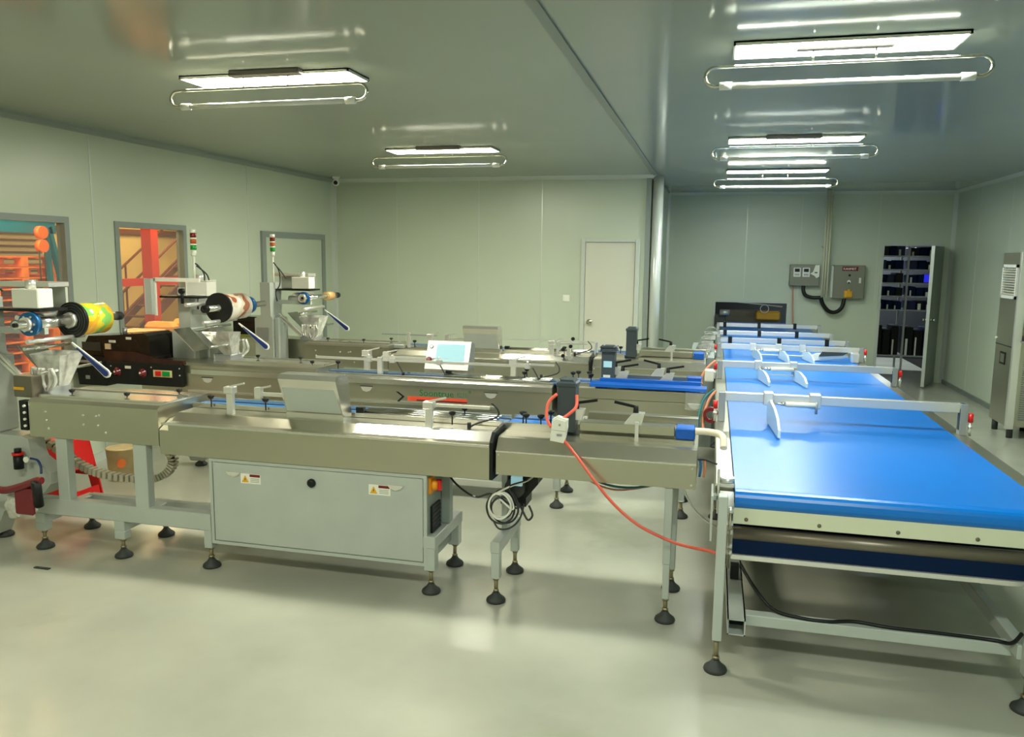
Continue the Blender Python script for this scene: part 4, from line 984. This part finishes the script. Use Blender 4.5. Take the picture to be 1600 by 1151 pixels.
# gates across the belt
def gate(Y, zb, kind, label, xr=1.45, xs=(.07,), paddles=()):
    g = thing('divider_gate', label, 'gate', (.75, Y, zb), 'gates across the blue belt')
    h = .055; xl = .07
    MB().box(xl, xr, Y-.02, Y+.02, zb-h, zb, .003).build('cross_bar', 'alu', g)
    MB().box(xl-.012, xl+.028, Y-.03, Y+.03, .80, zb, .003).build('post', 'alu_d', g)
    MB().box(xr-.03, xr+.01, Y-.03, Y+.03, .80, zb, .003).build('post', 'alu_d', g)
    MB().box(xr-.034, xr-.03, Y-.02, Y+.01, .83, zb-.03).build('slot_cover', 'rubber', g)
    for sx in ((xl-.03), (xr+.028)):
        if kind == 'paddle':
            MB().cyl((sx, Y-.02, .88), (sx, Y-.02, .93), .014, 10).build('sensor_cap', 'red', g)
            MB().cyl((sx, Y-.02, .80), (sx, Y-.02, .88), .009, 8).cyl((sx, Y-.02, .845), (sx, Y-.02, .86), .013, 8).build('sensor_body', 'alu', g)
    if kind == 'paddle':
        for i, x in enumerate(paddles):
            MB().box(x-.03, x+.03, Y-.032, Y+.032, zb-h-.012, zb+.012, .005).build('bar_clamp', 'alu', g)
            MB().cyl((x+.02, Y-.05, zb-.10), (x+.02, Y-.05, zb-.03), .012, 10).build('pivot', 'alu_d', g)
            # paddle blade: curved vertical plate running towards the camera
            if Y < 5.5: prof, yaw = [(Y-.02, zb-.05), (Y-.02, BZ+.05), (Y-.06, BZ+.008), (Y-.50, BZ+.008), (Y-.495, BZ+.05), (Y-.42, BZ+.10), (Y-.30, BZ+.135), (Y-.12, zb-.02)], .07
            else: prof, yaw = [(Y+.02, zb-.05), (Y+.02, BZ+.03), (Y-.05, BZ+.008), (Y-.42, BZ+.008), (Y-.42, BZ+.04), (Y-.36, BZ+.075), (Y-.22, BZ+.10), (Y-.04, zb-.05)], .16
            n_ = len(prof)
            MB().poly([(x-.007+(Y-p[0])*yaw, p[0], p[1]) for p in prof] + [(x+.007+(Y-p[0])*yaw, p[0], p[1]) for p in prof],
                      [tuple(range(n_)), tuple(range(n_, 2*n_))] + [(q, (q+1) % n_, n_+(q+1) % n_, n_+q) for q in range(n_)]).build('paddle', 'paddle', g)
        for i, x in enumerate(paddles):
            x2 = paddles[i+1] if i+1 < len(paddles) else (x+.27 if len(paddles) == 1 else None)
            if x2 is None: continue
            if len(paddles) == 1:
                MB().box(x2-.035, x2+.035, Y-.035, Y+.03, zb-.075, zb+.014, .006).build('bar_clamp', 'alu', g)
            if i == 0:
                MB().cyl((x+.10, Y-.055, zb-.05), (x2-.0, Y-.055, zb-.05), .0165, 14).build('air_cylinder', 'white', g)
                MB().cyl((x+.02, Y-.055, zb-.05), (x+.10, Y-.055, zb-.05), .006, 8).cyl((x+.07, Y-.055, zb-.05), (x+.10, Y-.055, zb-.05), .012, 10).build('piston_rod', 'steel_hi', g)
                MB().cyl((x2+.005, Y-.06, zb-.10), (x2+.005, Y-.06, zb-.03), .008, 8).build('cylinder_pin', 'alu_d', g)
            if len(paddles) > 1:
                MB().cyl((x+.02, Y-.06, zb-.095), (x2+.02, Y-.06, zb-.095), .006, 8).build('link_rod', 'white', g)
    else:
        for x in xs: MB().box(x-.022, x+.022, Y-.026, Y+.026, zb-h-.012, zb+.014, .003).build('black_clip', 'black', g)
    return g
gate(5.10, .985, 'paddle', 'nearest gate across the blue belt, with one pale paddle', paddles=(.352,))
gate(6.95, .955, 'paddle', 'second gate across the blue belt, with two pale paddles', paddles=(.385, .665))
gate(8.50, .945, 'paddle', 'third gate across the blue belt, with three pale paddles', paddles=(.41, .66, .89))
gate(9.38, .925, 'clip', 'fourth gate bar, with black clips, the nearest clipped one', xs=(.20, .73, 1.23))
gate(10.6, .90, 'clip', 'fifth gate bar, lying between two other black clipped bars', xs=(.16, .58, 1.03))
gate(11.85, .905, 'clip', 'sixth gate bar, the farthest across the blue belt', xs=(.17, .64, 1.12))
# white guide plate with black top on belt near gate 3
gp = thing('guide_plate', 'white curved guide plate with dark top edge right of the third gate', 'guide plate', (1.1, 8.3, BZ))
MB().prism([(.94, BZ+.002), (1.25, BZ+.04), (1.30, BZ+.06), (1.02, BZ+.085), (.96, BZ+.06)], 'y', 8.36, 8.38).build('plate', 'white', gp)
MB().prism([(1.03, BZ+.055), (1.25, BZ+.07), (1.30, BZ+.10), (1.06, BZ+.10)], 'y', 8.34, 8.36).build('top_edge', 'rubber', gp)
MB().box(1.33, 1.40, 8.32, 8.42, BZ, BZ+.10, .01).build('holder', 'alu', gp)
# machine beyond opening
om = thing('far_machine', 'dark machinery with white ring and yellow parts seen in the wall opening', 'machine', (.6, 13.7, .7))
MB().box(.03, .20, 12.95, 13.09, .72, .95, .01).build('motor', 'rubber', om)
MB().cyl((.10, 12.9, .98), (.25, 12.9, .98), .045, 14).build('drive_roller', 'alu_d', om)
MB().ring((.80, 13.5, 1.02), (.80, 13.52, 1.02), .07, .058, 22).build('white_ring', 'white', om)
MB().box(.68, 1.05, 13.6, 13.8, .84, .97, .02).build('yellow_part', 'yellow', om)
MB().box(.12, 1.1, 14.1, 14.2, .5, .96).build('cover', 'brown', om)
MB().obox((.1, 13.9, 1.13), (1.1, 13.9, 1.04), .1, .02).build('sloping_cover', 'steel', om)

# ================================================================ far wall equipment
eb = thing('socket_box', 'grey wall box with two square meters and white cover, left of the conduits', 'electrical box', (1.33, YF, 1.42))
MB().box(1.11, 1.54, YF-.14, YF, 1.415, 1.735, .006).build('box', 'box', eb)
for x in (1.16, 1.29):
    o = MB().box(x, x+.105, YF-.15, YF-.139, 1.55, 1.69, .003).build('meter', 'white', eb)
    MB().box(x+.018, x+.087, YF-.155, YF-.149, 1.625, 1.675).build('display', 'black', sub(o, eb))
    MB().box(x+.018, x+.087, YF-.153, YF-.149, 1.57, 1.60).build('button_row', 'alu_d', sub(o, eb))
MB().prism([(1.40, 1.60), (1.44, 1.63), (1.47, 1.73), (1.53, 1.73), (1.53, 1.56), (1.49, 1.53), (1.46, 1.57)], 'y', YF-.17, YF-.14).build('white_cover', 'white', eb)
MB().box(1.46, 1.50, YF-.175, YF-.17, 1.61, 1.625).build('cover_slot', 'black', eb)
kb = thing('control_box', 'grey wall control box with red lettering plate and yellow switch', 'electrical box', (1.96, YF, 1.24))
MB().box(1.73, 2.17, YF-.17, YF, 1.235, 1.735, .006).build('box', 'box', kb)
MB().box(1.85, 2.07, YF-.175, YF-.168, 1.65, 1.715).build('name_plate', 'red_d', kb)
text('plate_lettering', 'KANMEIT', .048, (1.862, YF-.1755, 1.665), FRONT, 'white', kb, xs=.9)
MB().cyl((1.955, YF-.17, 1.585), (1.955, YF-.182, 1.585), .018, 10).build('lock', 'black', kb)
MB().cyl((1.95, YF-.17, 1.49), (1.95, YF-.185, 1.49), .025, 12).build('lamp', 'white', kb)
MB().cyl((1.95, YF-.185, 1.475), (1.95, YF-.19, 1.475), .014, 12).build('lamp_core', 'black', kb)
MB().box(1.89, 2.01, YF-.20, YF-.17, 1.25, 1.36, .012).build('switch_base', 'yellow', kb)
MB().cyl((1.95, YF-.20, 1.30), (1.95, YF-.23, 1.30), .03, 12).box(1.935, 1.965, YF-.24, YF-.2, 1.32, 1.38).build('switch_knob', 'yellow', kb)
MB().box(2.09, 2.12, YF-.176, YF-.169, 1.47, 1.55).build('latch', 'alu', kb)
MB().box(1.70, 1.73, YF-.16, YF-.14, 1.25, 1.72).build('hinge_strip', 'frame', kb)
for i, x in enumerate((1.575, 1.61, 1.645)):
    tag(MB().cyl((x, YF-.20, 1.25+.04*(i == 1)), (x, YF-.20, CE), .014, 10).box(x-.018, x+.018, YF-.2, YF, 2.0, 2.02).build('conduit', 'pipe'), ['left', 'middle', 'right'][i]+' one of three cream conduit pipes between the two wall boxes', 'pipe', 'vertical conduits between the wall boxes')
hose('corrugated_hose', 'black corrugated hose from the left wall box to the conduits', 'black', [(1.32, YF-.1, 1.42), (1.32, YF-.12, 1.34), (1.36, YF-.13, 1.27), (1.46, YF-.14, 1.24), (1.57, YF-.16, 1.245)], .028)
hose('corrugated_hose', 'black corrugated hose sagging from the conduits to the right wall box', 'black', [(1.57, YF-.16, 1.25), (1.61, YF-.15, 1.14), (1.70, YF-.14, 1.04), (1.80, YF-.14, 1.03), (1.88, YF-.13, 1.10), (1.91, YF-.12, 1.235)], .03)
hose('wall_cable', 'thin red cable from the left wall box down to the belt', 'orange_hose', [(1.17, YF-.05, 1.42), (1.18, YF-.04, 1.2), (1.19, YF-.05, 1.0), (1.20, YF-.06, .82)], .01, 'cable')
sw_ = thing('light_switch', 'small white square switch on the back wall left of the door', 'switch', (-1.86, YB, 1.27))
MB().box(-1.905, -1.815, YB-.012, YB, 1.235, 1.32, .004).build('plate', 'white', sw_)
MB().box(-1.88, -1.84, YB-.016, YB-.011, 1.26, 1.30, .002).build('rocker', 'seal_w', sw_)
cd = thing('security_camera', 'small white camera dome in the back left ceiling corner', 'camera', (-4.92, 9.95, CE))
MB().lathe((-4.92, 9.95, CE), [(.05, 0), (.05, -.02), (.03, -.03), (.028, -.05)], 16).build('mount', 'white', cd)
MB().lathe((-4.92, 9.95, CE-.05), [(.035, 0), (.045, -.02), (.04, -.055), (.02, -.07)], 16).build('head', 'white', cd)
MB().lathe((-4.905, 9.905, CE-.085), [(.028, 0), (.022, .012)], 16, (.3, -1, -.3)).build('lens', 'black', cd)

# rack in the dark room
rk = thing('storage_rack', 'metal rack with navy crates seen through the far doorway', 'rack', (2.85, 14.3, 0))
RX0, RX1, RY0, RY1 = 2.55, 3.62, 14.1, 14.6
for x in (RX0, 3.0, RX1):
    for y in (RY0, RY1): MB().box(x-.015, x+.015, y-.015, y+.015, 0, 2.2).build('post', 'rack', rk)
lv = [.28, 1.02, 1.24, 1.45, 1.665, 1.88, 2.1]
for z in lv: MB().box(RX0, RX1, RY0-.02, RY0, z-.012, z+.012).box(RX0, RX1, RY0, RY1, z-.006, z+.004).build('shelf', 'rack', rk)
rnd = random.Random(11)
cm = ['navy', 'belt_d', 'black']
ORD = ['first', 'second', 'third', 'fourth', 'fifth', 'sixth', 'seventh', 'eighth', 'ninth', 'tenth', 'eleventh', 'twelfth', 'thirteenth', 'fourteenth', 'fifteenth']
CN = {'navy': 'navy', 'belt_d': 'dark blue', 'black': 'black'}
nb = 0
for li, z in enumerate(lv[:-1]):
    x = RX0+.03; ci = cj = 0
    hgt = (lv[li+1]-z)-.05 if li else .5
    while x < RX1-.13:
        if abs(x+.05-3.0) < .06: x += .07
        w = rnd.uniform(.09, .13)
        m_ = cm[rnd.randrange(3)]
        tag(MB().box(x, x+w, RY0+.03, RY1-.05, z+.005, z+hgt*(rnd.uniform(.8, 1)), .006).build('crate', m_), CN[m_]+' crate, '+ORD[ci]+' from left on the '+ORD[li]+' rack shelf from the floor', 'crate', 'dark crates on the storage rack')
        ci += 1
        if rnd.random() < .62:
            wz = hgt*rnd.uniform(.4, .8)
            tag(MB().box(x+.01, x+.01+rnd.uniform(.02, .05), RY0+.005, RY0+.028, z+.006, z+wz, .003).build('bright_bit', 'seal_w'), 'white bright piece, '+ORD[cj]+' from left on the '+ORD[li]+' rack shelf from the floor', 'card', 'white bright pieces on the storage rack')  # white pieces for small bright objects and light passing between crates
            cj += 1
        x += w+.02
tag(MB().box(3.25, 3.45, RY0-.0, RY0+.02, 1.47, 1.6).build('blue_sign', mat('blue_glow', (.02, .02, .55), .4, emit=.6)), 'dim blue lit square on the storage rack', 'sign')

# cabinet air unit at right
ac = thing('air_unit', 'tall stainless cabinet unit with white louvre by the right wall', 'air conditioner', (3.15, 9.4, 0))
AX0, AX1, AY0, AY1 = 2.985, 3.36, 9.12, 9.66
MB().box(AX0, AX1, AY0, AY1, .12, 1.90, .004).build('body', 'steel', ac)
MB().box(AX0-.012, AX0+.06, AY0-.03, AY0+.02, .10, 1.915, .004).build('corner_post', 'alu', ac)
MB().box(AX0-.003, AX0, AY0+.03, AY1-.01, .935, .945).build('panel_seam', 'rubber', ac)
gz0, gz1 = 1.43, 1.78
lo = MB(); w = .03
lo.box(AX0-.02, AX0, AY0+.05, AY1-.06, gz1-w, gz1).box(AX0-.02, AX0, AY0+.05, AY1-.06, gz0, gz0+w).box(AX0-.02, AX0, AY0+.05, AY0+.05+w, gz0, gz1).box(AX0-.02, AX0, AY1-.06-w, AY1-.06, gz0, gz1)
lo = lo.build('louvre_frame', 'white', ac)
for i in range(11):
    z = gz0+.045+i*.0255
    MB().obox((AX0-.012, AY0+.08, z), (AX0-.012, AY1-.09, z), .022, .006, (0.6, 0, 1)).build('louvre_slat', 'white', sub(lo, ac))
MB().box(AX0-.006, AX0, AY0+.20, AY0+.36, .74, .87).build('control_window', 'black', ac)
MB().box(AX0-.008, AX0-.005, AY0+.225, AY0+.335, .76, .85).build('window_plate', 'steel', ac)
for i in range(28):
    z = .20+i*.023
    MB().obox((AX0+.10, AY0-.008, z), (AX1-.02, AY0-.008, z), .014, .004, (0, -.6, 1)).build('vent_slat', 'alu_d', ac)
for (x, y) in ((AX0+.05, AY0+.04), (AX0+.05, AY1-.05), (AX1-.05, AY0+.04), (AX1-.05, AY1-.05)):
    MB().cyl((x, y, 0), (x, y, .12), .03, 12).build('caster', 'rubber', ac)
MB().lathe((AX0, AY1-.03, 1.0), [(.012, 0), (.012, .02)], 10, (-1, 0, 0)).build('latch', 'white', ac)
pl = thing('small_plant', 'small green plant ornament in a red pot on the steel cabinet front', 'plant', (3.07, 9.02, 1.03))
MB().box(3.03, 3.16, 8.98, AY0, 1.0, 1.012).build('bracket_shelf', 'alu_d', pl)
MB().lathe((3.09, 9.04, 1.012), [(.03, 0), (.04, .05)], 12).build('pot', 'red_d', pl)
rnd = random.Random(2)
for i in range(14):
    a = rnd.uniform(0, 6.28); rr = rnd.uniform(.02, .06); z = rnd.uniform(1.07, 1.19)
    c = Vector((3.09, 9.04, z)); d = Vector((math.cos(a), math.sin(a), rnd.uniform(-.2, .5)))*rr
    s_ = Vector((-math.sin(a), math.cos(a), 0))*.014
    MB().poly([c, c+d*.5+s_, c+d, c+d*.5-s_], [(0, 1, 2, 3)]).build('leaf', 'leaf', pl)
MB().cyl((3.09, 9.04, 1.05), (3.09, 9.04, 1.17), .006, 6).build('stem', 'leaf', pl)

# ================================================================ hall beyond left windows
def pallet_stack(xc, y0, y1, n, z00, label_fn):
    for i in range(n):
        z = z00+i*.125
        p = thing('pallet', label_fn % ORD[i], 'pallet', (xc, (y0+y1)/2, z), 'orange-lit pallets stacked in the hall')
        for k_ in range(5):
            x = xc-.4+k_*.19
            MB().box(x, x+.12, y0, y1, z+.105, z+.12).build('deck_board', 'pallet', p)
        for yy in (y0, (y0+y1)/2-.05, y1-.1):
            MB().box(xc-.4, xc+.48, yy, yy+.1, z+.088, z+.105).build('stringer', 'pallet', p)
            for xx in (xc-.4, xc+.38): MB().box(xx, xx+.1, yy, yy+.1, z+.018, z+.088).build('block', 'pallet', p)
            MB().box(xc-.4, xc+.48, yy, yy+.1, z, z+.018).build('bottom_board', 'pallet', p)
pallet_stack(-8.4, 7.4, 8.32, 14, 0, 'orange-lit pallet, %s from the floor in the left stack outside the first window')
pallet_stack(-8.4, 8.62, 9.34, 13, 0, 'orange-lit pallet, %s from the floor in the right stack outside the first window')
tag(MB().box(-8.75, -8.6, 8.34, 8.60, 0, 1.55, .01).build('pallet_side_panel', 'pallet'), 'plain orange-lit panel between the two pallet stacks', 'panel')
cr = thing('hoist_beam', 'teal steel beam and leg with orange discs beyond the first window', 'hoist', (-8.4, 8.0, 0))
MB().box(-7.95, -7.85, 5.0, 8.28, 2.02, 2.16).build('beam', 'teal', cr)
MB().obox((-7.9, 8.2, 2.1), (-7.9, 8.36, 1.45), .10, .05, (0, 1, 0)).build('leg', 'teal', cr)
MB().obox((-7.9, 8.18, 2.1), (-7.9, 8.22, 1.0), .06, .04, (0, 1, 0)).build('leg', 'teal', cr)
for z in (2.03, 1.87): MB().cyl((-7.85, 8.02, z), (-7.78, 8.02, z), .075, 20).build('disc', 'disc', cr)
for y in (7.98, 8.06): MB().cyl((-7.82, y, 1.4), (-7.82, y, 1.87), .008, 6).build('chain', 'rubber', cr)
MB().box(-8.0, -7.9, 4.95, 5.05, 0, 2.16).build('leg', 'teal', cr)
# stairs & column in hall
cl = tag(MB().box(-8.9, -8.72, 11.1, 11.27, 0, 3.6).build('steel_column', 'col_red'), 'red steel column beyond the second window', 'column')
tag(MB().box(-8.95, -8.85, 10.2, 13.2, 1.28, 1.40).build('steel_beam', 'col_red'), 'red horizontal beam crossing the red column', 'beam')
tag(MB().box(-9.84, -9.78, 9.8, 14.4, 2.12, 2.2).build('wall_beam', 'stair'), 'dark horizontal beam high on the yellow hall wall', 'beam')
sr = thing('staircase', 'dark steel stair with handrails rising right beyond the second window', 'staircase', (-9.3, 12.2, 0))
ys, ye, zs, ze = 10.6, 14.3, .2, 2.5
for dx in (0, .5):
    x = -9.55+dx
    MB().obox((x, ys, zs), (x, ye, ze), .04, .16).build('stringer', 'stair', sr)
    MB().obox((x, ys, zs+.85), (x, ye, ze+.85), .03, .03).build('handrail', 'stair', sr)
    MB().obox((x, ys, zs+.45), (x, ye, ze+.45), .02, .02).build('mid_rail', 'stair', sr)
    for i in range(6):
        y = ys+.2+i*.7; z = zs+(y-ys)*(ze-zs)/(ye-ys)
        MB().box(x-.012, x+.012, y-.012, y+.012, z, z+.85).build('baluster', 'stair', sr)
for i in range(14):
    y = ys+.1+i*.26; z = zs+(y-ys)*(ze-zs)/(ye-ys)
    MB().box(-9.53, -9.07, y-.12, y+.12, z-.01, z+.01).build('tread', 'stair', sr)
for i in range(5):
    b = MB(); y = 10.3+.33*i
    b.box(-8.6, -8.1, y, y+.3, .0, .62+.12*(i % 2), .07)
    tag(b.build('sack', 'sack'), 'pale yellow sack, '+ORD[i]+' from left in the row beyond the second window', 'sack', 'yellow sacks in the hall')
tag(MB().box(-7.4, -6.9, 8.4, 9.0, 0, .82, .01).build('carton', 'paper'), 'brown carton low beyond the second window', 'carton')
